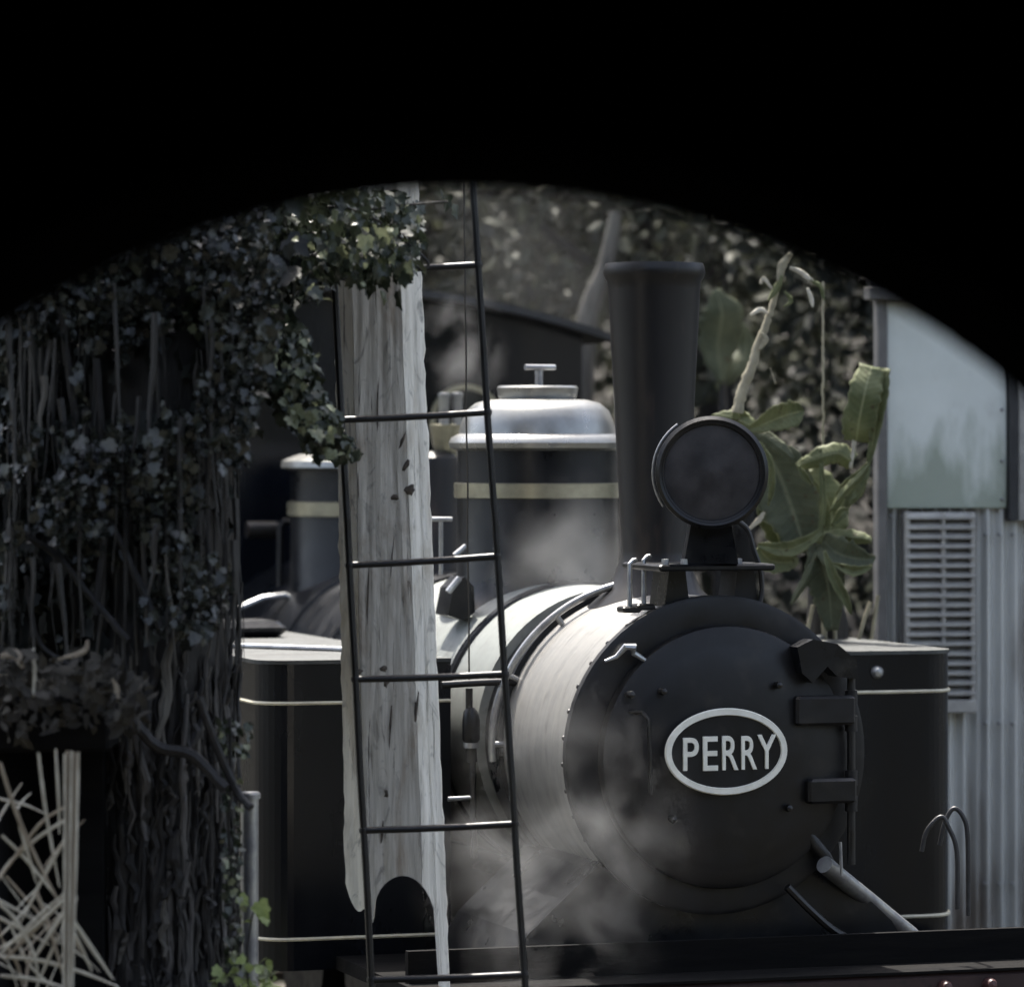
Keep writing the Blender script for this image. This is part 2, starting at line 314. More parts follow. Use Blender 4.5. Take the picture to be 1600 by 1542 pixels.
def panel_material():
    m = mat('painted_panel', (0.62, 0.655, 0.63), (0.52, 0.555, 0.53), 2.2, 0.5, bump=0.03, c3=(0.50, 0.52, 0.50), s3=11, lo3=0.6, hi3=0.8)
    n = m.node_tree.nodes; l = m.node_tree.links; b = n['Principled BSDF']
    prev = b.inputs['Base Color'].links[0].from_socket
    tc = n.new('ShaderNodeTexCoord'); sx = n.new('ShaderNodeSeparateXYZ'); l.new(tc.outputs['Object'], sx.inputs[0])
    nz = n.new('ShaderNodeTexNoise'); nz.inputs['Scale'].default_value = 7; nz.inputs['Detail'].default_value = 5
    mp = n.new('ShaderNodeMapping'); mp.inputs['Scale'].default_value = (1.6, 1, 0.45)
    l.new(tc.outputs['Object'], mp.inputs[0]); l.new(mp.outputs[0], nz.inputs['Vector'])
    # green algae bloom creeping up from the foot of the panel: edge height wanders with the noise
    a = n.new('ShaderNodeMath'); a.operation = 'MULTIPLY_ADD'; a.inputs[1].default_value = 0.65; l.new(nz.outputs['Fac'], a.inputs[0])
    a.inputs[2].default_value = 1.90
    d = n.new('ShaderNodeMath'); d.operation = 'SUBTRACT'; l.new(a.outputs[0], d.inputs[0]); l.new(sx.outputs['Z'], d.inputs[1])
    r = n.new('ShaderNodeMapRange'); r.inputs['From Min'].default_value = -0.03; r.inputs['From Max'].default_value = 0.16
    r.inputs['To Max'].default_value = 0.75
    l.new(d.outputs[0], r.inputs['Value'])
    mx = n.new('ShaderNodeMix'); mx.data_type = 'RGBA'; mx.inputs['B'].default_value = (0.185, 0.225, 0.165, 1)
    l.new(r.outputs[0], mx.inputs['Factor']); l.new(prev, mx.inputs['A']); l.new(mx.outputs['Result'], b.inputs['Base Color'])
    return m
M['panel'] = panel_material()

# ------------------------------------------------------------------ ground, hillside
def sst(a, b, x):
    t = min(1, max(0, (x - a) / (b - a))); return t*t*(3 - 2*t)
def ground_h(x, y):
    h = 0.62 * sst(5.2, 5.7, y) * (1 - sst(7.25, 7.45, y)) * (1 - sst(0.25, 0.6, x))
    h = max(h, 0.34 * (1 - sst(3.4, 5.0, y)))
    far = sst(13.5, 24, y) * 3.0
    return h + far + 0.02 * mnoise.noise((x*1.7, y*1.7, 0)) * (1 + sst(13, 16, y) * 3)
g = MB()
xs = sorted(set([-200, -120, -70, -40, -25, -15] + list(np.linspace(-10, 10, 81)) + [15, 25, 40, 70, 120, 200]))
ys = sorted(set([-150, -70, -30, -12, -6] + list(np.linspace(-3, 26, 131)) + [30, 40, 60, 90, 140, 200, 300]))
nx_ = len(xs)
g.add([(x, y, ground_h(x, y)) for y in ys for x in xs],
      [(j*nx_+i, j*nx_+i+1, (j+1)*nx_+i+1, (j+1)*nx_+i) for j in range(len(ys)-1) for i in range(nx_-1)], True)
tag(g.build('ground', M['ground'], autosmooth=False), kind='structure')
hl = MB()
hl.grid(lambda u, v: Vector((-26 + 52*u, 23 + 5*v + 1.2*mnoise.noise((u*9, v*4, 3)), 2.4 + 9*v + 0.8*mnoise.noise((u*13, v*6, 7)))), 60, 20)
tag(hl.build('hillside', M['hill'], autosmooth=False), kind='structure')

wb = MB()  # unseen bank added behind the camera to darken reflections and front light
wb.grid(lambda u, v: Vector((-34 + 68*u, -13 - 7*v + 1.2*mnoise.noise((u*9, v*4, 13)), -0.4 + 10*v + 0.8*mnoise.noise((u*15, v*6, 17)))), 60, 20)
tag(wb.build('added_dark_bank', M['hill'], autosmooth=False), kind='structure')
# ------------------------------------------------------------------ added dark arch and room, built to imitate a black vignette
AY, AR, AX, AZ = 1.5, 1.12, -0.059, 1.399
arch = empty('vignette_arch', (0, 0, 0), 0, 'added dark arched opening and room, shaped to give a black vignette along the top', 'vignette_arch')
def arch_wall():
    m = MB(); n = 48; y0, y1 = AY - 0.9, AY
    zf, zt, X = 0.2, 3.3, 3.2
    inner = [(AX - AR, zf), (AX - AR, AZ)] + [(AX - AR*math.cos(math.pi*k/n), AZ + AR*math.sin(math.pi*k/n)) for k in range(1, n)] + [(AX + AR, AZ), (AX + AR, zf)]
    def outer(p):
        x, z = p
        if z <= AZ: return (-X if x < AX else X, z)
        dx, dz = x - AX, z - AZ
        t = min((X - 0.0) / abs(dx) if abs(dx) > 1e-6 else 1e9, (zt - AZ) / dz)
        return (AX + dx*t, AZ + dz*t)
    # outer outline sampled on rays from the arch centre, corners squared off
    out = []
    for p in inner:
        o = outer(p); out.append((max(-X, min(X, o[0])), o[1]))
    L = len(inner); vs_ = []
    for y in (y0, y1):
        vs_ += [(x, y, z) for x, z in inner] + [(x, y, z) for x, z in out]
    fs = []
    for k in range(L - 1):
        fs.append((k, k+1, L+k+1, L+k)); b = 2*L
        fs.append((b+k+1, b+k, b+L+k, b+L+k+1))
        fs.append((k+1, k, b+k, b+k+1))
        fs.append((L+k, L+k+1, b+L+k+1, b+L+k))
    m.add(vs_, fs); return m
arch_wall().build('arch_wall', M['archblack'], arch, fixn=True)
m = MB(); m.box((-3.2, -7.4, 0.2), (-2.9, AY - 0.905, 3.3)); m.build('side_wall', M['archblack'], arch)
m = MB(); m.box((2.9, -7.4, 0.2), (3.2, AY - 0.905, 3.3)); m.build('side_wall', M['archblack'], arch)
m = MB(); m.box((-2.89, -7.4, 0.2), (2.89, -7.1, 3.3)); m.build('rear_wall', M['archblack'], arch)
m = MB(); m.box((-3.4, -7.6, 3.305), (3.4, AY + 0.15, 3.44)); m.build('roof_slab', M['archblack'], arch)
m = MB(); m.box((-2.89, -7.09, 0.2), (2.89, AY - 0.91, 0.40)); m.build('floor_slab', M['archblack'], arch)

# ------------------------------------------------------------------ track
tr = empty('railway_track', (0.588, 8.0, 0), R(18), 'narrow gauge railway track under the locomotive', 'track')
for s in (-0.32, 0.32):
    m = MB(); m.prism([(s-0.035, 0.06), (s+0.035, 0.06), (s+0.035, 0.07), (s+0.008, 0.08), (s+0.008, 0.12), (s+0.022, 0.13), (s+0.022, 0.15), (s-0.022, 0.15), (s-0.022, 0.13), (s-0.008, 0.12), (s-0.008, 0.08), (s-0.035, 0.07)], -1.4, 9, 'y')
    m.build('rail', M['steel'], tr)
sl_me = None
for k in range(15):
    if sl_me is None:
        m = MB(); m.box((-0.62, -0.09, -0.04), (0.62, 0.09, 0.055), 0.012); o = m.build('sleeper', M['sleeper'], tr); sl_me = o.data
    else: o = obj('sleeper', sl_me, None, tr)
    o.location = (0, -1.2 + k*0.66, 0)

# ------------------------------------------------------------------ locomotive
LF = Frame(0.588, 8.0, R(18))
loco = empty('steam_locomotive', (0.588, 8.0, 0), R(18), 'black narrow gauge tank steam locomotive with grey boiler and oval nameplate on smokebox door', 'locomotive')
CZ, BR = 1.30, 0.45
# smokebox shell and front plate
m = MB(); m.lathe([(BR, 0.012), (BR, 0.70), (0.40, 0.70)], (0, 0, CZ), 'y', 72)
smokebox = m.build('smokebox', M['silver'], loco)
m = MB(); m.lathe([(0.02, 0.03), (0.02, 0.0), (0.378, 0.0), (BR - 0.006, -0.006), (BR + 0.008, 0.0), (BR + 0.008, 0.028), (BR, 0.03)], (0, 0, CZ), 'y', 72)
m.build('smokebox_front', M['smokebox_front'], loco)
# dished door
DX = 0.016
m = MB(); prof = [(0.0001, -0.082)] + [(0.36*math.sin(a), -0.025 - 0.057*math.cos(a*1.0)) for a in np.linspace(0.08, 1.15, 14)] 
prof += [(0.362, -0.042), (0.374, -0.036), (0.378, -0.022), (0.378, 0.004)]
m.lathe(prof, (DX, 0, CZ - 0.005), 'y', 72)
door = m.build('smokebox_door', M['smokebox_front'], loco)
# door knobs
for px, py in ((1215, 1070), (1035, 1080), (1050, 1280), (1231, 1262), (985, 1085)):
    p = LF.at(px, py, -0.075); m = MB()
    m.lathe([(0.0001, -0.022), (0.009, -0.018), (0.011, -0.008), (0.008, 0.03)], p, 'y', 12)
    m.build('door_dog', M['iron'], door)
# hinge straps and hinge bar at the right
for (x0, y0), (x1, y1) in (((1243, 1088), (1336, 1132)), ((1262, 1217), (1338, 1254))):
    a, b = LF.at(x0, y0, -0.085), LF.at(x1, y1, -0.085)
    m = MB(); m.box((a.x, -0.095, b.z), (b.x, -0.045, a.z), 0.008); m.build('hinge_strap', M['smokebox_front'], door)
a, b = LF.at(1330, 1030, -0.06), LF.at(1330, 1350, -0.06)
m = MB(); m.tube([(a.x, -0.06, b.z), (a.x, -0.06, a.z)], 0.012, 12); m.build('hinge_pin', M['iron'], door)
for py in (1090, 1130, 1215, 1255):
    p = LF.at(1330, py, -0.06); m = MB(); m.lathe([(0.0001, -0.022), (0.018, -0.022), (0.018, 0.022), (0.0001, 0.022)], p, 'z', 14); m.build('hinge_knuckle', M['smokebox_front'], door)
# top right clamp, top left lug, left grab handle
m = MB(); q = [LF.at(x, y, -0.06) for x, y in ((1238, 1010), (1262, 998), (1300, 1005), (1330, 1030), (1334, 1060), (1300, 1056), (1285, 1040), (1262, 1066), (1245, 1050))]
m.prism([(p.x, p.z) for p in q], -0.10, -0.03, 'y'); m.build('door_clamp', M['black'], loco, fixn=True)
m = MB(); q = [LF.at(x, y, -0.03) for x, y in ((945, 1033), (963, 1026), (975, 1010), (988, 1010), (990, 1020), (1012, 1034))]
m.tube([(p.x, -0.03 - 0.012*(i in (2, 3)), p.z) for i, p in enumerate(q)], [0.004, 0.007, 0.010, 0.011, 0.009, 0.006], 8); m.build('door_lug', M['steel'], loco)
m = MB(); q = [LF.at(x, y, -0.05) for x, y in ((976, 1112), (998, 1112), (1004, 1122), (1006, 1180), (1009, 1240))]
m.tube([(p.x, (-0.02, -0.085, -0.10, -0.10, -0.09)[i], p.z) for i, p in enumerate(q)], 0.006, 8); m.build('door_handle', M['iron'], loco)
# rivets round the front edge of the shell
rv = MB(); rv.lathe([(0.0001, 0.006), (0.005, 0.005), (0.008, 0.0)], (0, 0, 0), 'z', 8)
rv_me = None
for k in range(34):
    a = R(20 + k * 320/33 - 70)
    for yl in (0.05,):
        rot = Vector((math.cos(a), 0, math.sin(a))).to_track_quat('Z', 'Y').to_euler()
        loc = (BR*math.cos(a), yl, CZ + BR*math.sin(a))
        if rv_me is None:
            o = rv.build('rivet', M['chimney'], smokebox); rv_me = o.data; o.location = loc; o.rotation_euler = rot
        else: obj('rivet', rv_me, None, smokebox, loc, rot)
# oval nameplate
pc = LF.at(1135, 1174, -0.10); ex, ez = 0.178, 0.115
plate = MB(); n = 64
plate.add([(pc.x, -0.0985, pc.z)] + [(pc.x + ex*math.cos(2*math.pi*k/n), -0.0985, pc.z + ez*math.sin(2*math.pi*k/n)) for k in range(n)] +
          [(pc.x + ex*math.cos(2*math.pi*k/n), -0.066, pc.z + ez*math.sin(2*math.pi*k/n)) for k in range(n)],
          [(0, k+1, (k+1) % n + 1) for k in range(n)] + [(k+1, k+1+n, (k+1) % n+1+n, (k+1) % n+1) for k in range(n)])
plate = plate.build('nameplate', M['black'], loco, fixn=True)
m = MB(); tk = []
for k in range(n + 1):
    a = 2*math.pi*k/n; c, s_ = math.cos(a), math.sin(a)
    tk.append([(pc.x + (ex + d)*c, y, pc.z + (ez + d)*s_) for d, y in ((-0.012, -0.099), (-0.010, -0.106), (0.006, -0.106), (0.009, -0.099))])
m.add(sum(tk, []), [(k*4+i, (k+1)*4+i, (k+1)*4+i+1, k*4+i+1) for k in range(n) for i in range(3)], True)
m.build('plate_border', M['white'], plate)
def letter(ch, x0, x1, z0, z1, y):
    cu = bpy.data.curves.new('letter_curve', 'FONT'); cu.body = ch; cu.extrude = 0.05; cu.offset = 0.004; cu.bevel_depth = 0.004
    to = bpy.data.objects.new('letter_tmp', cu); col.objects.link(to)
    bpy.context.view_layer.update()
    me = bpy.data.meshes.new_from_object(to.evaluated_get(bpy.context.evaluated_depsgraph_get()))
    bpy.data.objects.remove(to)
    co = np.empty(len(me.vertices)*3); me.vertices.foreach_get('co', co); co = co.reshape(-1, 3)
    lo, hi = co.min(0), co.max(0); t = (co - lo)/(hi - lo)
    new = np.stack([x0 + t[:, 0]*(x1-x0), y - 0.006 + (1 - t[:, 2])*0.010, z0 + t[:, 1]*(z1-z0)], 1)
    me.vertices.foreach_set('co', new.ravel()); me.update(); me.materials.clear()
    return obj('letter', me, M['white'], plate)
for ch, a, b, t0, t1 in (('P', 1067, 1091, 1152, 1204), ('E', 1098, 1121, 1150, 1204), ('R', 1128, 1153, 1149, 1203), ('R', 1158, 1182, 1149, 1202), ('Y', 1183, 1212, 1147, 1201)):
    pa, pb = LF.at(a, t1, -0.1), LF.at(b, t0, -0.1)
    letter(ch, pa.x, pb.x, pa.z, pb.z, -0.0995)
# boiler: dark step, cladding, bands
m = MB(); m.lathe([(0.425, 0.702), (0.425, 0.86)], (0, 0, CZ), 'y', 72); m.build('smokebox_ring', M['black'], loco)
m = MB(); m.lathe([(0.42, 0.86), (0.452, 0.862), (0.452, 2.249)], (0, 0, CZ), 'y', 72); boiler = m.build('boiler', M['clad'], loco)
m = MB(); m.lathe([(0.452, 2.25), (0.452, 4.39)], (0, 0, CZ), 'y', 72); m.build('firebox_casing', M['black'], loco)
for yl in (1.20, 2.25, 3.25):
    m = MB(); m.lathe([(0.452, yl), (0.462, yl + 0.004), (0.462, yl + 0.045), (0.452, yl + 0.049)], (0, 0, CZ), 'y', 72); m.build('boiler_band', M['black'], boiler)
# curved pipe round the smokebox, with its standoffs
m = MB(); m.tube([(0.487*math.cos(R(a)), 0.50 + 0.10*math.sin(R(a - 90)) , CZ + 0.487*math.sin(R(a))) for a in np.linspace(93, 186, 26)], 0.011, 10); m.build('curved_handrail', M['steel'], loco)
m = MB(); m.lathe([(BR + 0.001, 0.60), (0.466, 0.602), (0.466, 0.70), (BR + 0.001, 0.702)], (0, 0, CZ), 'y', 72); m.build('smokebox_band', M['black'], loco)
for a in (100, 128, 155, 180):
    c, s_ = math.cos(R(a)), math.sin(R(a)); yy = 0.50 + 0.10*math.sin(R(a - 90))
    m = MB(); m.tube([(0.445*c, yy, CZ + 0.445*s_), (0.487*c, yy, CZ + 0.487*s_)], 0.009, 8); m.build('rail_standoff', M['steel'], loco)
# chimney
m = MB(); chz = [LF.at(1022, y, 0.527).z for y in (412, 424, 440, 452, 860, 905)]
m.lathe([(0.118, chz[0] - 0.10), (0.128, chz[0] - 0.004), (0.146, chz[0]), (0.151, chz[1] + 0.010), (0.153, chz[1] - 0.006), (0.149, chz[2] + 0.012), (0.141, chz[2]), (0.138, chz[3]), (0.132, chz[3] - 0.12), (0.098, chz[4]),
         (0.10, chz[4] - 0.02), (0.14, chz[5] - 0.03), (0.20, chz[5] - 0.08), (0.22, chz[5] - 0.12)], (0, 0.527, 0), 'z', 48)
chim = m.build('chimney', M['chimney'], loco)
# headlamp
lc = LF.at(1108, 738, -0.05)
m = MB(); m.lathe([(0.0001, 0.20), (0.06, 0.19), (0.125, 0.13), (0.150, 0.04), (0.153, -0.09), (0.160, -0.10), (0.160, -0.125), (0.150, -0.135), (0.137, -0.128), (0.134, -0.115)], (0, 0, 0), 'y', 56)
lamp = m.build('headlamp', M['black'], loco, tuple(lc)); lamp.rotation_euler = (0, 0, R(-17))
m = MB(); m.lathe([(0.0001, -0.128), (0.05, -0.1255), (0.10, -0.1225), (0.1365, -0.1205)], (0, 0, 0), 'y', 48); m.build('lens', M['glass_dark'], lamp)
m = MB(); m.lathe([(0.134, -0.118), (0.137, -0.130), (0.141, -0.132), (0.144, -0.128)], (0, 0, 0), 'y', 56); m.build('lens_rim', M['smokebox_front'], lamp)
m = MB(); m.tube([(0.166*math.cos(R(a)), -0.10, 0.166*math.sin(R(a))) for a in np.linspace(125, 215, 16)], 0.004, 8); m.build('rim_clip', M['steel'], lamp)
b0, b1 = LF.at(1062, 880, 0), LF.at(1142, 822, 0)
m = MB(); zb = b0.z
m.prism([(-0.075, zb - lc.z), (0.08, zb - lc.z), (0.055, -0.12), (-0.05, -0.12)], -0.05, 0.10, 'y')
m.build('lamp_bracket', M['black'], lamp, fixn=True)
p0, p1 = LF.at(1012, 884, 0), LF.at(1192, 898, 0)
m = MB(); m.box((p0.x, -0.10, zb - 0.020), (p1.x, 0.22, zb - 0.001), 0.005); m.build('lamp_shelf', M['black'], loco)
for x in (-0.11, 0.10):
    m = MB(); m.prism([(x - 0.04, CZ + 0.41), (x + 0.04, CZ + 0.41), (x + 0.025, zb - 0.021), (x - 0.025, zb - 0.021)], 0.03, 0.16, 'y'); m.build('shelf_foot', M['black'], loco, fixn=True)
for px, py in ((1045, 886), (1075, 888), (1110, 888), (1160, 888)):
    p = LF.at(px, py, -0.1); m = MB(); m.lathe([(0.0001, 0.016), (0.011, 0.015), (0.012, 0.0)], (p.x, -0.07, zb - 0.001), 'z', 6, smooth=False); m.build('shelf_bolt', M['steel'], loco)
m = MB(); q = [LF.at(x, y, 0.02) for x, y in ((1150, 812), (1168, 828), (1178, 860), (1188, 890), (1190, 930), (1180, 960))]
m.tube([Vector(v) for v in smooth_path([tuple(p) for p in q], 5)], 0.008, 8); m.build('lamp_cable', M['rubber'], loco)
# two upright grab rods on the smokebox edge
for px, yt, yb in ((984, 884, 946), (1006, 878, 942)):
    a, b = LF.at(px, yt, 0.06), LF.at(px, yb, 0.06)
    m = MB(); m.tube([(b.x, 0.06, b.z - 0.02), (a.x, 0.06, a.z + 0.006), (a.x + 0.010, 0.06, a.z + 0.014), (a.x + 0.02, 0.065, a.z + 0.016)], 0.0075, 8); m.build('grab_rod', M['steel'], loco)
    m = MB(); m.box((b.x - 0.03, 0.03, b.z - 0.02), (b.x + 0.025, 0.09, b.z - 0.002), 0.004); m.build('rod_foot', M['iron'], loco)
# front dome
dc = LF.at(840, 700, 1.62); S = F/(CB + LF.y + LF.s*dc.x + LF.c*1.62)
zz = lambda py: EYE - (py - HOR)/S
rd = 0.262
m = MB(); m.lathe([(rd + 0.06, zz(948)), (rd + 0.02, zz(930)), (rd, zz(905)), (rd, zz(704))], (0, 1.635, 0), 'z', 56); dome = m.build('steam_dome', M['black'], loco)
m = MB(); m.lathe([(rd, zz(704)), (rd + 0.022, zz(700)), (rd + 0.026, zz(692)), (rd + 0.018, zz(684)), (rd - 0.006, zz(678)), (rd - 0.012, zz(664)), (rd - 0.03, zz(642)), (rd - 0.06, zz(630)), (rd - 0.10, zz(625)), (0.0001, zz(622))], (0, 1.635, 0), 'z', 56); m.build('dome_cover', M['domecap'], dome)
m = MB(); m.lathe([(rd + 0.001, zz(778)), (rd + 0.008, zz(777)), (rd + 0.008, zz(755)), (rd + 0.001, zz(754))], (0, 1.635, 0), 'z', 56); m.build('dome_band', M['brass'], dome)
m = MB(); m.lathe([(0.12, zz(626)), (0.128, zz(619)), (0.132, zz(606)), (0.126, zz(603)), (0.0001, zz(602))], (0, 1.635, 0), 'z', 40); m.build('filler_cap', M['domecap'], dome)
m = MB(); m.tube([(0, 1.62, zz(603)), (0, 1.62, zz(576))], 0.013, 12); m.build('cap_stem', M['steel'], dome)
m = MB(); m.tube([(-0.054, 1.60, zz(574)), (0.054, 1.62, zz(574))], 0.009, 10); m.build('cap_handle', M['steel'], dome)
# rear dome
yl = 3.63; d2 = LF.at(574, 760, yl); S2 = F/(CB + LF.y + LF.s*0 + LF.c*yl); z2 = lambda py: EYE - (py - HOR)/S2
r2 = 0.285
m = MB(); m.lathe([(r2 + 0.05, z2(960)), (r2, z2(930)), (r2, z2(735))], (0, yl, 0), 'z', 48); dome2 = m.build('sand_dome', M['black'], loco)
m = MB(); m.lathe([(r2, z2(735)), (r2 + 0.035, z2(730)), (r2 + 0.03, z2(720)), (r2 - 0.02, z2(712)), (r2 - 0.12, z2(700)), (0.0001, z2(694))], (0, yl, 0), 'z', 48); m.build('dome_cover', M['domecap'], dome2)
m = MB(); m.lathe([(r2 + 0.001, z2(806)), (r2 + 0.012, z2(805)), (r2 + 0.012, z2(784)), (r2 + 0.001, z2(783))], (0, yl, 0), 'z', 48); m.build('dome_band', M['brass'], dome2)
# safety valve turret with two valves
yl = 2.74; st = LF.at(684, 700, yl); S3 = F/(CB + LF.y + LF.s*st.x + LF.c*yl); z3 = lambda py: EYE - (py - HOR)/S3
m = MB(); m.lathe([(0.13, z3(930)), (0.085, z3(900)), (0.085, z3(735)), (0.075, z3(715)), (0.05, z3(706)), (0.0001, z3(704))], (st.x - 0.005, yl, 0), 'z', 32); tur = m.build('valve_turret', M['chimney'], loco)
m = MB(); m.lathe([(0.035, z3(706)), (0.045, z3(698)), (0.055, z3(672)), (0.06, z3(664)), (0.0001, z3(662))], (st.x + 0.03, yl, 0), 'z', 24); m.build('valve_base', M['brass'], tur)
for px in (694, 714):
    p = LF.at(px, 640, yl); m = MB(); m.lathe([(0.018, z3(664)), (0.019, z3(622)), (0.022, z3(619)), (0.021, z3(614)), (0.0001, z3(613))], (p.x, yl, 0), 'z', 18); m.build('safety_valve', M['steel'], tur)
# clack valve and handles beside the boiler top
q = [LF.at(x, y, 1.45) for x, y in ((690, 960), (715, 968), (732, 955), (730, 915), (715, 900), (698, 918))]
m = MB(); m.prism([(p.x, p.z) for p in q], 1.38, 1.52, 'y'); m.build('valve_body', M['black'], loco, fixn=True)
a, b = LF.at(700, 925, 1.36), LF.at(718, 903, 1.36); m = MB(); m.tube([(a.x, 1.36, a.z), (b.x, 1.36, b.z)], 0.011, 8); m.build('valve_spindle', M['steel'], loco)
a, b = LF.at(689, 898, 1.5), LF.at(689, 815, 1.5); m = MB(); m.tube([(a.x, 1.5, a.z), (b.x, 1.5, b.z)], 0.007, 8); m.build('control_rod', M['steel'], loco)
a, b = LF.at(674, 811, 1.5), LF.at(706, 811, 1.5); m = MB(); m.tube([(a.x, 1.5, a.z), (b.x, 1.5, b.z)], 0.007, 8); m.build('rod_handle', M['steel'], loco)
a, b = LF.at(710, 868, 1.5), LF.at(728, 853, 1.5); m = MB(); m.tube([(a.x, 1.5, a.z), (b.x, 1.5, b.z)], 0.009, 8); m.build('rod_handle', M['steel'], loco)
# injector feed beside the smokebox
yl = 0.62
def vtube(pts, rad, name, mt, yl=0.62, n=12):
    q = [LF.at(x, y, yl) for x, y in pts]; m = MB(); m.tube(q, rad, n); return m.build(name, mt, loco)
vtube([(733, 1075), (733, 1110)], 0.011, 'feed_pipe', M['iron'])
vtube([(735, 1105), (735, 1112), (736, 1125), (736, 1155), (736, 1160)], [0.012, 0.022, 0.027, 0.027, 0.02], 'feed_valve', M['black'])
vtube([(736, 1160), (736, 1168)], 0.024, 'valve_collar', M['steel'])
vtube([(736, 1168), (737, 1190)], 0.017, 'valve_stem', M['iron'])
vtube([(738, 1190), (741, 1340)], 0.010, 'feed_pipe', M['iron'])
q = [LF.at(x, y, 0.60) for x, y in ((690, 1070), (760, 1066), (800, 1066), (815, 1074), (816, 1092))]
m = MB(); m.tube([Vector(v) for v in smooth_path([tuple(p) for p in q], 5)], 0.011, 10); m.build('feed_elbow', M['iron'], loco)
vtube([(700, 1248), (742, 1246)], 0.007, 'cross_pipe', M['steel'])
# side tanks
for s, nm in ((-1, 'l'), (1, 'r')):
    x0, x1, y0, y1, rr = 0.54, 1.13, 0.84, 4.36, 0.10
    poly = [(x0, y0)] + [(x1 - rr + rr*math.sin(a), y0 + rr - rr*math.cos(a)) for a in np.linspace(0, math.pi/2, 9)] + [(x1, y1), (x0, y1)]
    poly = [(s*x, y) for x, y in poly]
    if s < 0: poly = poly[::-1]
    m = MB(); m.prism(poly, 0.62, 1.534); tank = m.build('side_tank', M['tank'], loco)
    m = MB(); m.prism([(x*1.0 + s*0.004 if abs(x) > 0.6 else x, y - 0.004 if y < 1.5 else y) for x, y in poly], 1.5345, 1.546); m.build('tank_top', M['tanktop'], tank)
    for zc in (1.418, 0.714):
        pts = [(p[0] + (s*0.002), p[1] - 0.002, zc) for p in poly]
        if s < 0: pts = pts[::-1]
        m = MB(); m.tube([Vector(p) for p in pts[:-1]], 0.006, 6); m.build('tank_beading', M['cream'], tank)
    m = MB(); m.box((s*0.80 - 0.14, 2.3, 1.547), (s*0.80 + 0.14, 2.6, 1.60), 0.02); m.build('filler_lid', M['black'], tank)
    m = MB(); m.tube([(s*0.62, 1.15, 1.553), (s*1.08, 1.75, 1.553)], 0.009, 8); m.build('top_pipe', M['steel'], tank)
p = LF.at(1370, 1050, 0.84); m = MB(); m.lathe([(0.0001, -0.02), (0.012, -0.018), (0.02, -0.008), (0.021, 0.02)], p, 'y', 14); m.build('tank_plug', M['steel'], loco)
# cab
CY, CW = 4.40, 1.10
def roofz(a): return 2.814 - 0.133*a*a
m = MB(); N = 24
def cab_front():
    xs_ = np.linspace(-CW, CW, N); poly = [(-CW, 0.62)] + [(CW, 0.62)] + [(x, roofz(x) - 0.03) for x in xs_[::-1]]
    return poly
m.prism(cab_front(), CY, CY + 0.03, 'y'); cab = m.build('cab_front', M['tank'], loco, fixn=True)
for s in (-1, 1):
    m = MB(); m.box((s*CW - 0.015, CY + 0.031, 0.62), (s*CW + 0.015, CY + 1.3, 1.62)); m.build('cab_side', M['tank'], loco)
    for yy in (CY + 0.06, CY + 1.26):
        m = MB(); m.box((s*CW - 0.014, yy - 0.028, 1.621), (s*CW + 0.014, yy + 0.028, roofz(CW) - 0.02)); m.build('cab_pillar', M['tank'], loco)
    # spectacle windows
    for wx in (0.62,):
        c = Vector((s*wx, CY - 0.004, 2.28)); m = MB(); m.lathe([(0.0001, 0.0), (0.13, 0.0)], c, 'y', 32); win = m.build('cab_window', M['cabglass'], loco)
        m = MB(); m.lathe([(0.128, -0.001), (0.13, -0.014), (0.15, -0.014), (0.152, 0.003)], c, 'y', 32); m.build('window_ring', M['brass'], win)
m = MB(); m.prism([(x, roofz(x)) for x in np.linspace(-CW-.10, CW+.10, N)] + [(x, roofz(x) - 0.028) for x in np.linspace(CW+.10, -CW-.10, N)], CY - 0.14, CY + 1.55, 'y')
m.build('cab_roof', M['darktrim'], loco, fixn=True)
# handrail and fittings ahead of the cab, left
a, b, c = LF.at(434, 815, 3.9), LF.at(522, 815, 3.9), LF.at(437, 960, 3.9)
m = MB(); m.tube([c, (c.x, 3.9, a.z - 0.02), (a.x + 0.02, 3.9, a.z), b], 0.012, 8); m.build('cab_handrail', M['iron'], loco)
a, b = LF.at(385, 828, 3.95), LF.at(432, 828, 3.95); m = MB(); m.tube([(a.x, 3.95, a.z), (b.x, 3.95, b.z)], 0.034, 14); m.build('lubricator', M['chimney'], loco)
q = [LF.at(x, y, 3.6) for x, y in ((375, 950), (410, 935), (445, 930), (470, 945))]; m = MB(); m.tube(q, 0.012, 8); m.build('pipe_run', M['steel'], loco)
# running frame, apron, buffer beam
m = MB(); m.prism([(-0.62, 0.70), (0.62, 0.70), (0.56, 0.80), (0.36, 0.98), (0.25, 1.05), (-0.25, 1.05), (-0.36, 0.98), (-0.56, 0.80)], 0.035, 0.70, 'y'); m.build('smokebox_saddle', M['black'], loco, fixn=True)
m = MB(); m.box((-0.90, -0.09, 0.62), (1.10, 4.2, 0.66)); m.build('footplate', M['darkwood'], loco)
m = MB(); m.box((-0.97, -0.30, 0.44), (1.04, -0.15, 0.688), 0.012); beam = m.build('buffer_beam', M['beam'], loco)
m = MB(); m.box((-0.98, -0.306, 0.6885), (1.05, -0.12, 0.696)); m.build('beam_top_plate', M['darkwood'], beam)
m = MB(); m.box((-0.96, -0.118, 0.66), (1.04, -0.092, 0.785)); m.build('added_dark_strip', M['darkwood'], loco)  # added dark plate hiding the sunlit footplate, standing in for shadow
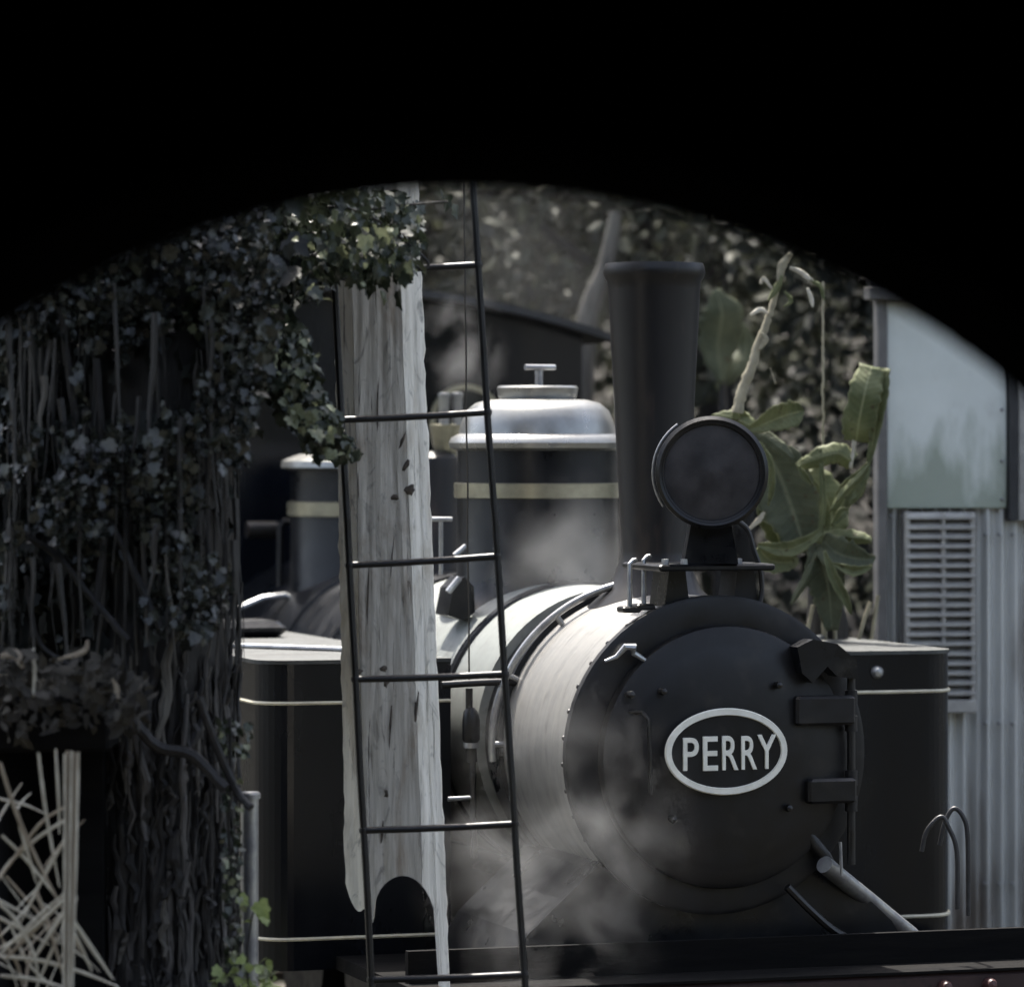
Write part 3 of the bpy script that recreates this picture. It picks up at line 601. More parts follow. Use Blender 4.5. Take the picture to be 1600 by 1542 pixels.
for px, py in ((1475, 1541), (1545, 1537), (760, 1570), (830, 1566)):
    p = LF.at(px, py, -0.30); m = MB(); m.lathe([(0.0001, -0.032), (0.014, -0.028), (0.020, -0.014), (0.021, 0.01)], (p.x, -0.30, p.z), 'y', 14); m.build('beam_bolt', M['boltred'], beam)
# bright tube running down from the smokebox to the footplate, and cylinder pipes
a, b = LF.at(1288, 1350, -0.06), LF.at(1425, 1462, 0.20)
m = MB(); m.tube([a, a.lerp(b, 0.1), b], 0.026, 16); m.build('sand_pipe', M['steel'], loco)
q = [LF.at(x, y, -0.03) for x, y in ((1258, 1290), (1272, 1318), (1290, 1338), (1300, 1362))]; m = MB(); m.tube(q, [0.012, 0.02, 0.018, 0.02], 10); m.build('pipe_union', M['iron'], loco)
a, b = LF.at(1313, 1315, -0.09), LF.at(1315, 1368, -0.09); m = MB(); m.tube([a, b], 0.005, 8); m.build('release_pin', M['steel'], loco)
q = [LF.at(x, y, -0.08) for x, y in ((1230, 1385), (1270, 1425), (1310, 1458), (1360, 1478), (1400, 1484))]
m = MB(); m.tube([Vector(v) for v in smooth_path([tuple(p) for p in q], 5)], 0.012, 8); m.build('drain_pipe', M['iron'], loco)
for s in (-1, 1):
    m = MB(); m.lathe([(0.0001, -0.05), (0.12, -0.045), (0.16, -0.03), (0.165, 0.0), (0.165, 0.55), (0.0001, 0.56)], (s*0.78, 0.10, 0.42), 'y', 28); m.build('cylinder', M['black'], loco)
wm = None
for k in range(3):
    for s in (-1, 1):
        if wm is None:
            m = MB(); m.lathe([(0.04, -0.05), (0.07, -0.05), (0.08, -0.03), (0.22, -0.025), (0.225, -0.05), (0.27, -0.05), (0.27, 0.045), (0.29, 0.05), (0.29, 0.065), (0.0001, 0.065)], (0, 0, 0), 'y', 32)
            o = m.build('wheel', M['iron'], loco); wm = o.data
        else: o = obj('wheel', wm, None, loco)
        o.location = (s*0.33, 1.4 + 0.85*k, 0.425); o.rotation_euler = (0, 0, -s*R(90))
# hoses looped over the right end of the beam
hose = empty('brake_hose', P(1480, 1480, 8.1), 0, 'thin black hose looped in an arch beside the right side tank', 'hose')
hl_ = hose.location.copy()
for k, pts in enumerate((((1440, 1330), (1448, 1298), (1470, 1276), (1482, 1292), (1495, 1330), (1496, 1420)), ((1468, 1320), (1476, 1285), (1490, 1263), (1505, 1276), (1512, 1310), (1513, 1430)))):
    q = [Vector(v) - hl_ for v in smooth_path([tuple(P(x, y, 8.05 + 0.08*k)) for x, y in pts], 6)]
    m = MB(); m.tube(q, 0.007, 8); m.build('hose_loop', M['rubber'], hose)

# ------------------------------------------------------------------ corrugated shed
SF = Frame(1.285, 10.6, R(9))
shed = empty('corrugated_shed', (1.285, 10.6, 0), R(9), 'grey corrugated iron shed with pale algae stained panel at right edge', 'shed')
def spt(px, py, yl=0.0): return SF.at(px, py, yl)
def corr(x0, x1, z0, z1, y, name='corrugated_sheet', pitch=0.050, amp=0.015):
    nx = int((x1 - x0)/pitch*10); m = MB()
    for yy in (0.0, 0.003):
        m.grid(lambda u, v: Vector((x0 + (x1-x0)*u, y + yy + amp*math.sin(2*math.pi*(x1-x0)*u/pitch), z0 + (z1-z0)*v)), nx, 2)
    return m.build(name, M['corr'], shed, autosmooth=False)
zmid = spt(1480, 792).z; ztop = spt(1480, 470).z
corr(0.02, 0.36, -0.05, zmid + 0.02, 0.035); corr(0.355, 0.80, -0.05, zmid + 0.02, 0.022); corr(0.80, 3.4, -0.05, zmid + 0.4, 0.030)
xp = spt(1573, 700).x
m = MB(); m.box((0.025, 0.0, zmid - 0.005), (xp, 0.02, ztop), 0.003); m.build('painted_panel', M['panel'], shed)
m = MB(); m.box((-0.012, -0.02, -0.05), (0.022, 0.05, ztop + 0.35), 0.004); m.build('corner_trim', M['slatback'], shed)
m = MB(); m.box((xp + 0.004, -0.025, zmid - 0.05), (xp + 0.035, 0.03, ztop), 0.003); m.build('door_jamb', M['darktrim'], shed)
m = MB(); m.box((xp + 0.039, -0.015, zmid - 0.05), (xp + 0.075, 0.03, ztop), 0.003); m.build('pale_jamb', M['slat'], shed)
m = MB(); m.box((xp + 0.079, -0.03, zmid - 0.05), (xp + 2.4, 0.02, ztop + 0.1)); m.build('upper_cladding', M['darktrim'], shed)
m = MB(); m.box((-0.05, -0.06, ztop + 0.002), (3.4, 0.03, ztop + 0.05), 0.004); m.build('lintel', M['slatback'], shed)
m = MB(); m.box((-0.04, -0.03, ztop + 0.052), (3.4, 0.03, ztop + 0.55)); m.build('gable_board', M['darktrim'], shed)
m = MB(); m.prism([(-0.05, -0.10), (3.6, -0.10), (3.6, 3.0), (1.0, 3.0)], ztop + 0.56, ztop + 0.60); m.build('roof', M['corr'], shed)
m = MB(); m.box((3.38, 0.06, 0), (3.42, 2.8, ztop + 0.5)); m.build('side_wall', M['corr'], shed)
m = MB(); m.prism([(0.0, 0.06), (0.04, 0.06), (1.04, 2.8), (1.0, 2.8)], 0, ztop + 0.5); m.build('side_wall', M['corr'], shed)
scw = None
for px, py in [(x, 800 + 6) for x in range(1392, 1412, 18)] + [(1384, y) for y in (500, 580, 660, 740)] + [(1566, y) for y in (560, 640, 720, 780)] + [(x, y) for x in (1540, 1561, 1582) for y in (835, 1130, 1380)]:
    p = spt(px, py, -0.004)
    if scw is None:
        m = MB(); m.lathe([(0.0001, -0.006), (0.004, -0.005), (0.0065, 0.0), (0.0065, 0.012)], (0, 0, 0), 'y', 8); o = m.build('screw', M['steel'], shed); scw = o.data
    else: o = obj('screw', scw, None, shed)
    o.location = p
# louvred rack
q0, q1 = spt(1414, 800, -0.05), spt(1526, 1112, -0.05)
m = MB(); m.box((q0.x, -0.02, q1.z), (q1.x, 0.012, q0.z)); lv = m.build('louvre_panel', M['slatback'], shed)
for px in (1418, 1474, 1520):
    a = spt(px, 900, -0.04).x; m = MB(); m.box((a - 0.008, -0.046, q1.z + 0.001), (a + 0.008, -0.0205, q0.z - 0.001), 0.003); m.build('louvre_stile', M['slat'], lv)
m = MB(); m.box((q0.x, -0.05, q1.z - 0.004), (q1.x, -0.021, q1.z + 0.042), 0.004); m.build('louvre_sill', M['slat'], lv)
ns = 19; sm_ = None
for k in range(ns):
    z = q0.z - 0.015 - (q0.z - q1.z - 0.085) * k/(ns - 1)
    if sm_ is None:
        m = MB(); W_ = (q1.x - q0.x)/2 - 0.004
        m.add([(-W_, -0.03, -0.010), (W_, -0.03, -0.010), (W_, 0.0, 0.006), (-W_, 0.0, 0.006), (-W_, -0.03, -0.002), (W_, -0.03, -0.002), (W_, 0.0, 0.013), (-W_, 0.0, 0.013)],
              [(0,3,2,1),(4,5,6,7),(0,1,5,4),(1,2,6,5),(2,3,7,6),(3,0,4,7)])
        o = m.build('slat', M['slat'], lv); sm_ = o.data
    else: o = obj('slat', sm_, None, lv)
    o.location = ((q0.x + q1.x)/2, -0.022, z); o.rotation_euler = (random.uniform(-.05, .05), random.uniform(-.006, .006), 0)

# ------------------------------------------------------------------ weathered timber post with a notched foot
post = empty('timber_post', P(620, 1500, 7.3), 0, 'tall weathered grey timber slab with pale edges and arched notch at its foot', 'timber post')
post.location.z = 0.55; po = post.location.copy(); DP = 7.3
def lx(py): return 523 + (py - 480)*0.0185
def rx(py): return 652 + (py - 280)*0.040
def post_bottom(u):
    # pixel row where the slab ends, across its width
    if u < 0.20: return 1380 + 44*math.sin(math.pi*min(1, u/0.26))**0.8
    if u < 0.26: return 1424 + (u - 0.20)*300
    if u > 0.905: return 1640
    t = (u - 0.575)/0.315
    return 1442 - 74*math.sqrt(max(0, 1 - t*t)) + 198*max(0, (u - .885)/.02)
def post_strip(u0, u1, d0, d1, name, mt, nu):
    m = MB(); nv = 90; T = 0.11
    def base(u, v):
        top = -40.0; bot = post_bottom(u); py = top + (bot - top)*v
        x = lx(py) + (rx(py) - lx(py))*u
        wob = 2.2*mnoise.noise((u*2.0, py*0.011, 5)) + ((3.2*mnoise.noise((u, py*0.045, 9)) + 1.6*mnoise.noise((u, py*0.16, 3))) if u in (0.0, 1.0) else 0)
        dd = d0 + (d1 - d0)*((u - u0)/(u1 - u0))
        rel = 0.006*mnoise.noise((u*14, py*0.006, 2)) + 0.003*mnoise.noise((u*40, py*0.03, 4))
        return P(x + wob, py, DP + dd + rel) - po
    f = lambda i, j: base(u0 + (u1-u0)*i, j)
    bk = lambda i, j: base(u0 + (u1-u0)*i, j) + Vector((0, T - (d0 + (d1-d0)*i) + 0.02, 0))
    m.grid(f, nu, nv); n0 = nu*nv
    vsb = [bk(i/(nu-1), j/(nv-1)) for j in range(nv) for i in range(nu)]
    off = len(m.v); m.v += [tuple(p) for p in vsb]
    for j in range(nv-1):
        for i in range(nu-1): m.f.append((off+j*nu+i+1, off+j*nu+i, off+(j+1)*nu+i, off+(j+1)*nu+i+1)); m.sm.append(True)
    for j in range(nv-1):
        for i in (0, nu-1):
            a, b = j*nu+i, (j+1)*nu+i; m.f.append((a, b, off+b, off+a) if i == 0 else (b, a, off+a, off+b)); m.sm.append(True)
    for i in range(nu-1):
        a = (nv-1)*nu+i; m.f.append((a, a+1, off+a+1, off+a)); m.sm.append(False)
        m.f.append((i+1, i, off+i, off+i+1)); m.sm.append(False)
    return m.build(name, mt, post)
post_strip(0.205, 0.765, 0.0, 0.0, 'heartwood', M['wood'], 22)
post_strip(0.0, 0.20, 0.05, 0.004, 'pale_edge', M['woodpale'], 8)  # edge strips coloured paler than the front face
post_strip(0.77, 1.0, 0.004, 0.06, 'pale_edge', M['woodpale'], 14)
for (px, py, w_, h_, sl) in ((598, 1045, 9, 6, 0), (603, 1066, 4, 8, .2), (618, 777, 8, 5, .3), (641, 766, 8, 9, .2), (634, 728, 4, 12, .5), (604, 1240, 4, 8, 0), (561, 1049, 7, 4, 0), (628, 690, 3, 14, .4), (610, 1135, 1.6, 34, .05), (597, 1302, 2, 18, 0.1), (650, 1110, 3, 26, .1), (612, 880, 1.5, 40, .08), (590, 640, 1.5, 50, .02), (575, 930, 1.5, 60, .03), (560, 760, 1.5, 45, -.02)):
    m = MB(); c = P(px, py, DP - 0.004) - po; k_ = (DP + CB)/F; ring = []
    for k in range(12):
        a = 2*math.pi*k/12; r_ = 1 + 0.6*mnoise.noise((px*.13, k*1.7, py*.07))
        ring.append(c + Vector(((math.cos(a)*w_ + math.sin(a)*h_*sl)*k_*r_, 0.006, math.sin(a)*h_*k_*r_)))
    m.add([c + Vector((0, -0.004, 0))] + ring, [(0, k+1, (k+1) % 12+1) for k in range(12)], True)
    m.build('knot', M['knot'], post, autosmooth=False)

# ------------------------------------------------------------------ iron ladder
lad = empty('iron_ladder', P(690, 1535, 7.12), 0, 'thin black iron ladder leaning in front of the timber post', 'ladder')
lad.location.z = 0.6; lo_ = lad.location.copy(); DL = 7.12
def railx(side, py): return (522 + (py - 430)*0.0528) if side == 0 else (738 + (py - 280)*0.0655)
for side in (0, 1):
    m = MB(); q = []
    for py in np.linspace(60, 1640, 40):
        q.append(P(railx(side, py) + 1.6*mnoise.noise((py*.004, side, 1)), py, DL) - lo_)
    m.tube(q, 0.0095, 8); m.build('ladder_rail', M['iron'], lad)
for yl_, yr_ in ((175, 166), (424, 414), (656, 644), (883, 869), (1061, 1053), (1297, 1287), (1530, 1522)):
    a, b = P(railx(0, yl_), yl_, DL) - lo_, P(railx(1, yr_), yr_, DL) - lo_
    m = MB(); m.tube([a, a.lerp(b, .33) + Vector((0, 0, -.002)), a.lerp(b, .66) + Vector((0, 0, -.002)), b], 0.0095, 10); rg = m.build('rung', M['iron'], lad)
    for e in (a, b):
        m = MB(); m.lathe([(0.0001, -0.010), (0.011, -0.007), (0.0125, 0), (0.011, 0.007), (0.0001, 0.010)], e, 'z', 10); m.build('weld', M['iron'], rg)
wire = empty('hanging_wire', P(733, 1060, 7.6), 0, 'thin dark wire hanging straight down behind the ladder', 'wire'); wo_ = wire.location.copy()
m = MB(); m.tube([P(724 + (py - 200)*0.011 + 1.2*mnoise.noise((py*.01, 3, 3)), py, 7.6) - wo_ for py in np.linspace(60, 1062, 30)], 0.0028, 6); m.build('wire_strand', M['iron'], wire)

# ------------------------------------------------------------------ leaf clouds
IVY = np.array([(0, 0, 0), (0.22, -0.10, .02), (0.50, 0.10, .05), (0.37, 0.34, .03), (0.44, 0.62, .06), (0.24, 0.68, .02), (0, 1.0, -.12),
                (-0.24, 0.68, .02), (-0.44, 0.62, .06), (-0.37, 0.34, .03), (-0.50, 0.10, .05), (-0.22, -0.10, .02), (0, 0.40, -.03)])
IVYF = [(12, k, k+1) for k in range(0, 11)] + [(12, 11, 0)]
OVAL = np.array([(0, 0, 0), (0.22, 0.28, .05), (0.24, 0.60, .05), (0, 1.0, -.08), (-0.24, 0.60, .05), (-0.22, 0.28, .05), (0, 0.45, -.03)])
OVALF = [(6, 0, 1), (6, 1, 2), (6, 2, 3), (6, 3, 4), (6, 4, 5), (6, 5, 0)]
def rotmats(n, tip, spread):
    """random leaf frames: local y points roughly along tip, local z roughly faces outward"""
    t = np.asarray(tip)[None, :] + rng.normal(0, spread, (n, 3)); t /= np.linalg.norm(t, axis=1)[:, None]
    a = rng.normal(0, 1, (n, 3)) + np.array([0.1, -0.5, 0.7])[None, :]
    x = np.cross(t, a); x /= np.linalg.norm(x, axis=1)[:, None] + 1e-9
    z = np.cross(x, t); return np.stack([x, t, z], axis=2)
def leaf_cloud(name, pos, size, tip, spread, tmpl, tf, mt, parent, kind='stuff'):
    n = len(pos); Rm = rotmats(n, tip, spread)
    v = np.einsum('nij,kj->nki', Rm, tmpl) * size[:, None, None] + pos[:, None, :]
    k = len(tmpl); f = (np.array(tf)[None] + (np.arange(n)*k)[:, None, None]).reshape(-1, 3)
    me = bpy.data.meshes.new(name); V = v.reshape(-1, 3)
    me.vertices.add(len(V)); me.vertices.foreach_set('co', V.ravel())
    me.loops.add(f.size); me.loops.foreach_set('vertex_index', f.ravel().astype(np.int32))
    me.polygons.add(len(f)); me.polygons.foreach_set('loop_start', np.arange(0, f.size, 3, dtype=np.int32))
    me.update(calc_edges=True); me.validate()
    o = obj(name, me, mt, parent)
    if kind: o['kind'] = kind
    return o
def in_poly(pts, poly):
    x, y = pts[:, 0], pts[:, 1]; c = np.zeros(len(pts), bool); j = len(poly) - 1
    for i in range(len(poly)):
        xi, yi = poly[i]; xj, yj = poly[j]
        c ^= ((yi > y) != (yj > y)) & (x < (xj - xi)*(y - yi)/(yj - yi + 1e-12) + xi); j = i
    return c
def px_cloud(poly, n, d0, d1):
    poly = np.array(poly, float); lo, hi = poly.min(0), poly.max(0); out = np.zeros((0, 2))
    while len(out) < n:
        p = lo + rng.random((n*2, 2))*(hi - lo); out = np.vstack([out, p[in_poly(p, poly)]])
    out = out[:n]; d = d0 + rng.random(n)*(d1 - d0)
    e = d + CB; return np.stack([(out[:, 0] - 800)/F*e, d, EYE - (out[:, 1] - HOR)/F*e], 1)

# ------------------------------------------------------------------ left tree with shaggy bark
TD = 6.75
tree = empty('shaggy_tree', P(245, 1600, TD), 0, 'big dark tree with shaggy fibrous bark and hanging roots at left', 'tree')
tree.location.z = 0.6; to_ = tree.location.copy()
m = MB(); q = []; rs = []
for i in range(26):
    py = 1640 - i*68; q.append(P(247 - 18*math.sin(i*.3) - 10*(i > 12)*(i - 12)*.2, py, TD + 0.05) - to_); rs.append(0.185 + 0.03*math.exp(-i*.5) + 0.012*math.sin(i*1.7))
m.tube(q, rs, 28); trunk = m.build('trunk', M['bark'], tree)
strips = MB(); pale = MB(); mid = MB()
for k in range(620):
    a = random.uniform(math.pi*0.85, math.pi*2.15); zc0 = random.uniform(1040, 1640); ln = random.choice((40, 70, 110, 170, 240))*random.uniform(.7, 1.3)
    r0 = 0.176 + random.uniform(0, 0.034); w_ = random.choice((0.003, 0.005, 0.008, 0.013))*random.uniform(.8, 1.2); ph = k*1.37; sway = random.uniform(-0.14, 0.14); lf = random.uniform(0, .03)
    n = 8; vs_ = []
    for j in range(n):
        t = j/(n-1); py = zc0 - ln*(0.5 - t); aa = a + sway*(t - .5) + 0.10*mnoise.noise((ph, t*4, 0))
        lift = 0.006 + lf*max(0, abs(2*t - 1) - .4)**1.5 + 0.006*mnoise.noise((ph, t*6, 4))
        c = P(247 - 5*math.sin((1640 - py)/68*.3), py, TD + 0.05) - to_
        er = Vector((math.cos(aa), math.sin(aa), 0)); et = Vector((-math.sin(aa), math.cos(aa), 0))
        ww = w_*(0.25 + 0.75*math.sin(math.pi*(0.08 + .84*t)))*(1 + .5*mnoise.noise((ph, t*9, 8))); th = 0.35*ww + .0015
        p = c + er*(r0 + lift)
        vs_ += [p - et*ww, p - et*ww*.4 + er*th, p + et*ww*.5 + er*th*.8, p + et*ww, p - er*th]
    (pale if k % 19 == 0 else mid if k % 3 == 0 else strips).add(vs_, [(j*5+i, j*5+(i+1) % 5, (j+1)*5+(i+1) % 5, (j+1)*5+i) for j in range(n-1) for i in range(5)], False)
strips.build('bark_strips', M['bark'], tree)['kind'] = 'stuff'
mid.build('grey_bark_strips', M['barkmid'], tree)['kind'] = 'stuff'
pale.build('torn_bark', M['barkpale'], tree)['kind'] = 'stuff'
# long diagonal vines
for pts, r_ in ((((95, 480), (130, 720), (190, 850), (250, 980)), 0.010), (((30, 830), (90, 870), (140, 930), (200, 1000)), 0.009), (((195, 1110), (245, 1165), (300, 1180), (352, 1232)), 0.015), (((310, 1090), (340, 1170), (370, 1235), (392, 1262)), 0.011), (((150, 560), (165, 780), (150, 960)), 0.010), (((40, 900), (60, 1000), (110, 1040)), 0.007), (((330, 640), (322, 800), (330, 920)), 0.008), (((350, 760), (352, 860), (345, 960)), 0.007)):
    m = MB(); q = [Vector(v) - to_ for v in smooth_path([tuple(P(x, y, 6.42 + 0.03*math.sin(i))) for i, (x, y) in enumerate(pts)], 8)]
    m.tube([p + Vector((.004*mnoise.noise((i*.7, r_, 0)), 0, 0)) for i, p in enumerate(q)], r_, 7); m.build('vine', M['bark'], tree)
hang = MB(); hangp = MB()
for k in range(250):
    slope = random.uniform(-2.5, 2.5); x = random.uniform(-60, 375); y0 = random.uniform(380, 880); ln = random.uniform(90, 420); d = random.uniform(6.34, 6.9); r_ = random.choice((0.0018, 0.0025, 0.0035, 0.006, 0.009))
    if y0 + ln > 1040: ln = 1040 - y0
    q = [P(x + 7*mnoise.noise((k*.37, j*.35, 2)) + j*slope, y0 + ln*j/7, d) - to_ for j in range(8)]
    (hangp if k % 17 == 0 else hang).tube(q, [r_*(1.1 - j*.11) for j in range(8)], 5, caps=False)
hang.build('hanging_roots', M['root'], tree)['kind'] = 'stuff'
hangp.build('pale_roots', M['barkpale'], tree)['kind'] = 'stuff'
for (pts, rr) in ((((150, 900), (60, 700), (-40, 480), (-120, 300)), (0.15, 0.13, 0.11, 0.09)), (((300, 760), (350, 560), (420, 380), (500, 240)), (0.10, 0.075, 0.055, 0.04)), (((60, 1050), (70, 800), (40, 560), (50, 300)), (0.16, 0.15, 0.13, 0.11))):
    m = MB(); q = [Vector(v) - to_ for v in smooth_path([tuple(P(x, y, 7.15)) for x, y in pts], 5)]
    m.tube(q, list(np.interp(np.linspace(0, 1, len(q)), np.linspace(0, 1, 4), rr)), 14); m.build('limb', M['bark'], tree)
# dark inner foliage and the crown overhead
pos = px_cloud([(-120, 250), (420, 250), (470, 420), (400, 560), (350, 700), (345, 860), (300, 1000), (-120, 1030)], 5200, 6.6, 7.6) - np.array(to_)
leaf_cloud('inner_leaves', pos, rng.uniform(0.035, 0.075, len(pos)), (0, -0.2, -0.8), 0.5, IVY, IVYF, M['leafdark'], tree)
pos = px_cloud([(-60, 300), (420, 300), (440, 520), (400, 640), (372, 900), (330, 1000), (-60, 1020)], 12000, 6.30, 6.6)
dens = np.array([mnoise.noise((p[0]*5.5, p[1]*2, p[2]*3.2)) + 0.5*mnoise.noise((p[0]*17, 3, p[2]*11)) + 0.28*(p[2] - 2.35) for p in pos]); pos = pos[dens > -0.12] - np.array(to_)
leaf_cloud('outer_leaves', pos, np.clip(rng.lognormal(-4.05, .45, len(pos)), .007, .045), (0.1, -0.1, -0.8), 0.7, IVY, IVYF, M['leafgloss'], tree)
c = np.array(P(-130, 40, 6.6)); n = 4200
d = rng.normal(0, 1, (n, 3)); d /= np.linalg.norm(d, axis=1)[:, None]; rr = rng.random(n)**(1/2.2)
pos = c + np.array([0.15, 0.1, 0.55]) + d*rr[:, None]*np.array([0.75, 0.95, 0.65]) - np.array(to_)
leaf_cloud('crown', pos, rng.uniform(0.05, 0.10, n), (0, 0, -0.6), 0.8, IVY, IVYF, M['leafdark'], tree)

# ------------------------------------------------------------------ ivy over the post and down the right flank of the tree
ivy = empty('ivy', P(450, 700, 6.9), 0, 'glossy ivy trailing from the dark tree across the top of the timber post', 'ivy'); io = ivy.location.copy()
flank = [(240, 480), (330, 420), (420, 450), (480, 520), (500, 600), (545, 690), (555, 715), (500, 712), (430, 640), (360, 560), (300, 520)]
topp = [(330, 330), (450, 280), (560, 290), (640, 300), (665, 380), (640, 430), (560, 445), (520, 420), (500, 470), (440, 470), (350, 420)]
pos = np.vstack([px_cloud(flank, 2000, 6.60, 6.95), px_cloud(topp, 1600, 6.72, 7.08)]) - np.array(io)
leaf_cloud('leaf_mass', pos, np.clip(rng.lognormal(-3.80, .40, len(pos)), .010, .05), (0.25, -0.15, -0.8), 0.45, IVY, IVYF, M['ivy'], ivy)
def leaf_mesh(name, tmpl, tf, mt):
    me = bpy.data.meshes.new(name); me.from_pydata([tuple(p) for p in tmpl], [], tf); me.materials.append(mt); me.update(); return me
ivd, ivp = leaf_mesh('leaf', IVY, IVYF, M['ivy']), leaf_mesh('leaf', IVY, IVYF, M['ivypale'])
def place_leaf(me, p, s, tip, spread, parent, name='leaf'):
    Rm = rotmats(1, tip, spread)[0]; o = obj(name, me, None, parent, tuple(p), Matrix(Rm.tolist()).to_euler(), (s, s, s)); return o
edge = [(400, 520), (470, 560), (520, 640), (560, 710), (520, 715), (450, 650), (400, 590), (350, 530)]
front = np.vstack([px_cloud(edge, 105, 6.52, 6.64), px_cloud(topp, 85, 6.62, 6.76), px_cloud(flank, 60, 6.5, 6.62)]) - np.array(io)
for i, p in enumerate(front): place_leaf(ivp if rng.random() < 0.6 else ivd, p, float(np.clip(rng.lognormal(-3.78, .38), .012, .048)), (0.3, -0.1, -0.8), 0.4, ivy)  # pale leaves in front put sunlit glints into the colour
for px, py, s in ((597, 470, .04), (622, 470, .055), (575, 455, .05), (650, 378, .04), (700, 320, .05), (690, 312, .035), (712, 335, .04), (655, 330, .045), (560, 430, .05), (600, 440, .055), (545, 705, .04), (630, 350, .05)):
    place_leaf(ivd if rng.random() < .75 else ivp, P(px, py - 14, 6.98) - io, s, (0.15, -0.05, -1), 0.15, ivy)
for pts in (((300, 460), (420, 520), (490, 610), (560, 706)), ((330, 360), (450, 330), (560, 330), (660, 400), (668, 420)), ((560, 330), (640, 320), (700, 315)), ((420, 400), (500, 430), (600, 445))):
    m = MB(); q = [Vector(v) - io for v in smooth_path([tuple(P(x, y, 6.86)) for x, y in pts], 8)]; m.tube(q, 0.004, 6); m.build('ivy_stem', M['bark'], ivy)

# trunk climber and weeds at its foot
cl = empty('climbing_creeper', P(350, 1560, 6.5), 0, 'small leafed creeper climbing the right edge of the shaggy trunk', 'creeper'); co_ = cl.location.copy()
pos = np.vstack([px_cloud([(330, 1120), (395, 1130), (390, 1180), (345, 1180)], 60, 6.45, 6.6), px_cloud([(345, 1180), (372, 1240), (378, 1542), (352, 1542)], 120, 6.45, 6.55)]) - np.array(co_)
leaf_cloud('leaf_mass', pos, rng.uniform(0.014, 0.026, len(pos)), (0.2, -.2, -.7), 0.6, IVY, IVYF, M['ivy'], cl)
for i in range(26):
    p = px_cloud([(340, 1130), (398, 1140), (376, 1240), (380, 1500), (356, 1500)], 1, 6.40, 6.46)[0] - np.array(co_); place_leaf(ivp, p, rng.uniform(.012, .022), (0.2, -.2, -.6), .6, cl)
m = MB(); m.tube([P(360 + 7*mnoise.noise((py*.012, 0, 0)), py, 6.5) - co_ for py in np.linspace(1120, 1600, 24)], 0.005, 6); m.build('creeper_stem', M['bark'], cl)
wd = empty('lime_seedling', P(395, 1470, 6.5), 0, 'lime green seedling leaves in front of the metal bollard', 'seedling'); wo2 = wd.location.copy()
lm = leaf_mesh('leaf', IVY, IVYF, M['lime'])
for px, py, s in ((405, 1408, .052), (392, 1418, .035), (374, 1400, .035), (410, 1432, .03), (384, 1440, .03)): place_leaf(lm, P(px, py, 6.42) - wo2, s, (0.3, -.3, -.5), .35, wd)
m = MB(); m.tube([P(x, y, 6.45) - wo2 for x, y in ((388, 1560), (386, 1480), (394, 1430), (404, 1408))], 0.003, 6); m.build('seedling_stem', M['bark'], wd)
wc = empty('weed_clump', P(380, 1560, 6.45), 0, 'low clump of small pale green weeds at the foot of the trunk', 'weeds'); wo3 = wc.location.copy()
lm2 = leaf_mesh('leaf', OVAL, OVALF, M['ivypale'])
for p in px_cloud([(335, 1515), (370, 1500), (425, 1505), (435, 1560), (330, 1560)], 90, 6.35, 6.6): place_leaf(lm2 if rng.random() < .6 else lm, Vector(p) - wo3, rng.uniform(.015, .034), (0, -.3, .5), .6, wc)

# ------------------------------------------------------------------ bollard
bl = empty('metal_bollard', P(390, 1500, 7.0), 0, 'slim grey metal bollard with flat cap between trunk and side tank', 'bollard'); bl.location.z = 0; bo = bl.location
zt = P(390, 1240, 7.0).z
m = MB(); m.tube([(0, 0, 0.3), (0, 0, zt - 0.004)], 0.0235, 20); m.build('tube', M['steel'], bl)
m = MB(); m.lathe([(0.0001, 0.006), (0.024, 0.005), (0.029, 0.0), (0.029, -0.012), (0.0236, -0.013)], (0, 0, zt), 'z', 24); m.build('cap', M['steel'], bl)

# ------------------------------------------------------------------ dry grass and canes
gr = empty('dry_grass_clump', P(60, 1600, 5.9), 0, 'criss-crossed pale dry grass blades at bottom left', 'grass clump'); go = gr.location.copy()
blades = [[(0,370),(60,560),(130,740),(230,950),(330,1140)], [(200,320),(235,600),(275,830),(310,1020)], [(290,300),(305,560),(310,740)], [(-40,550),(0,560),(130,590),(240,640)],
 [(360,590),(230,670),(130,790),(0,970),(-60,1060)], [(355,660),(200,760),(60,880),(-20,980)], [(10,750),(140,880),(300,1080)], [(345,760),(230,960),(110,1200)], [(30,960),(180,1130),(320,1290)],
 [(340,1050),(200,1170),(0,1370),(-60,1430)], [(340,1140),(260,1260),(160,1420)], [(-30,1170),(0,1180),(150,1260),(260,1320)], [(190,1040),(260,1240),(330,1480)], [(380,1190),(480,1340),(590,1500)],
 [(380,1240),(430,1350),(480,1460)], [(0,1380),(200,1400),(420,1460),(620,1540)], [(130,1560),(150,1400),(170,1300)], [(60,1230),(150,1420),(280,1540)], [(-20,1090),(90,1200),(180,1380),(200,1540)],
 [(340,1075),(210,1200),(90,1290),(-30,1350)], [(220,1200),(120,1300),(20,1400)], [(100,700),(150,860),(190,1000)], [(0,1480),(180,1500),(350,1545)], [(300,1280),(250,1400),(190,1540)], [(20,1300),(90,1420),(120,1540)]]
for k in range(18):
    x = random.uniform(-60, 420); y = random.uniform(560, 1540); a = random.choice((1, -1))*random.uniform(.5, 1.35); L_ = random.uniform(120, 420)
    pts = [(x + L_*t*math.cos(a) + 14*math.sin(3*t + k), y + L_*t*math.sin(a)) for t in (-.5, -.17, .17, .5)]
    if all(q[0] < 560 and q[1] > 330 for q in pts): blades.append(pts)
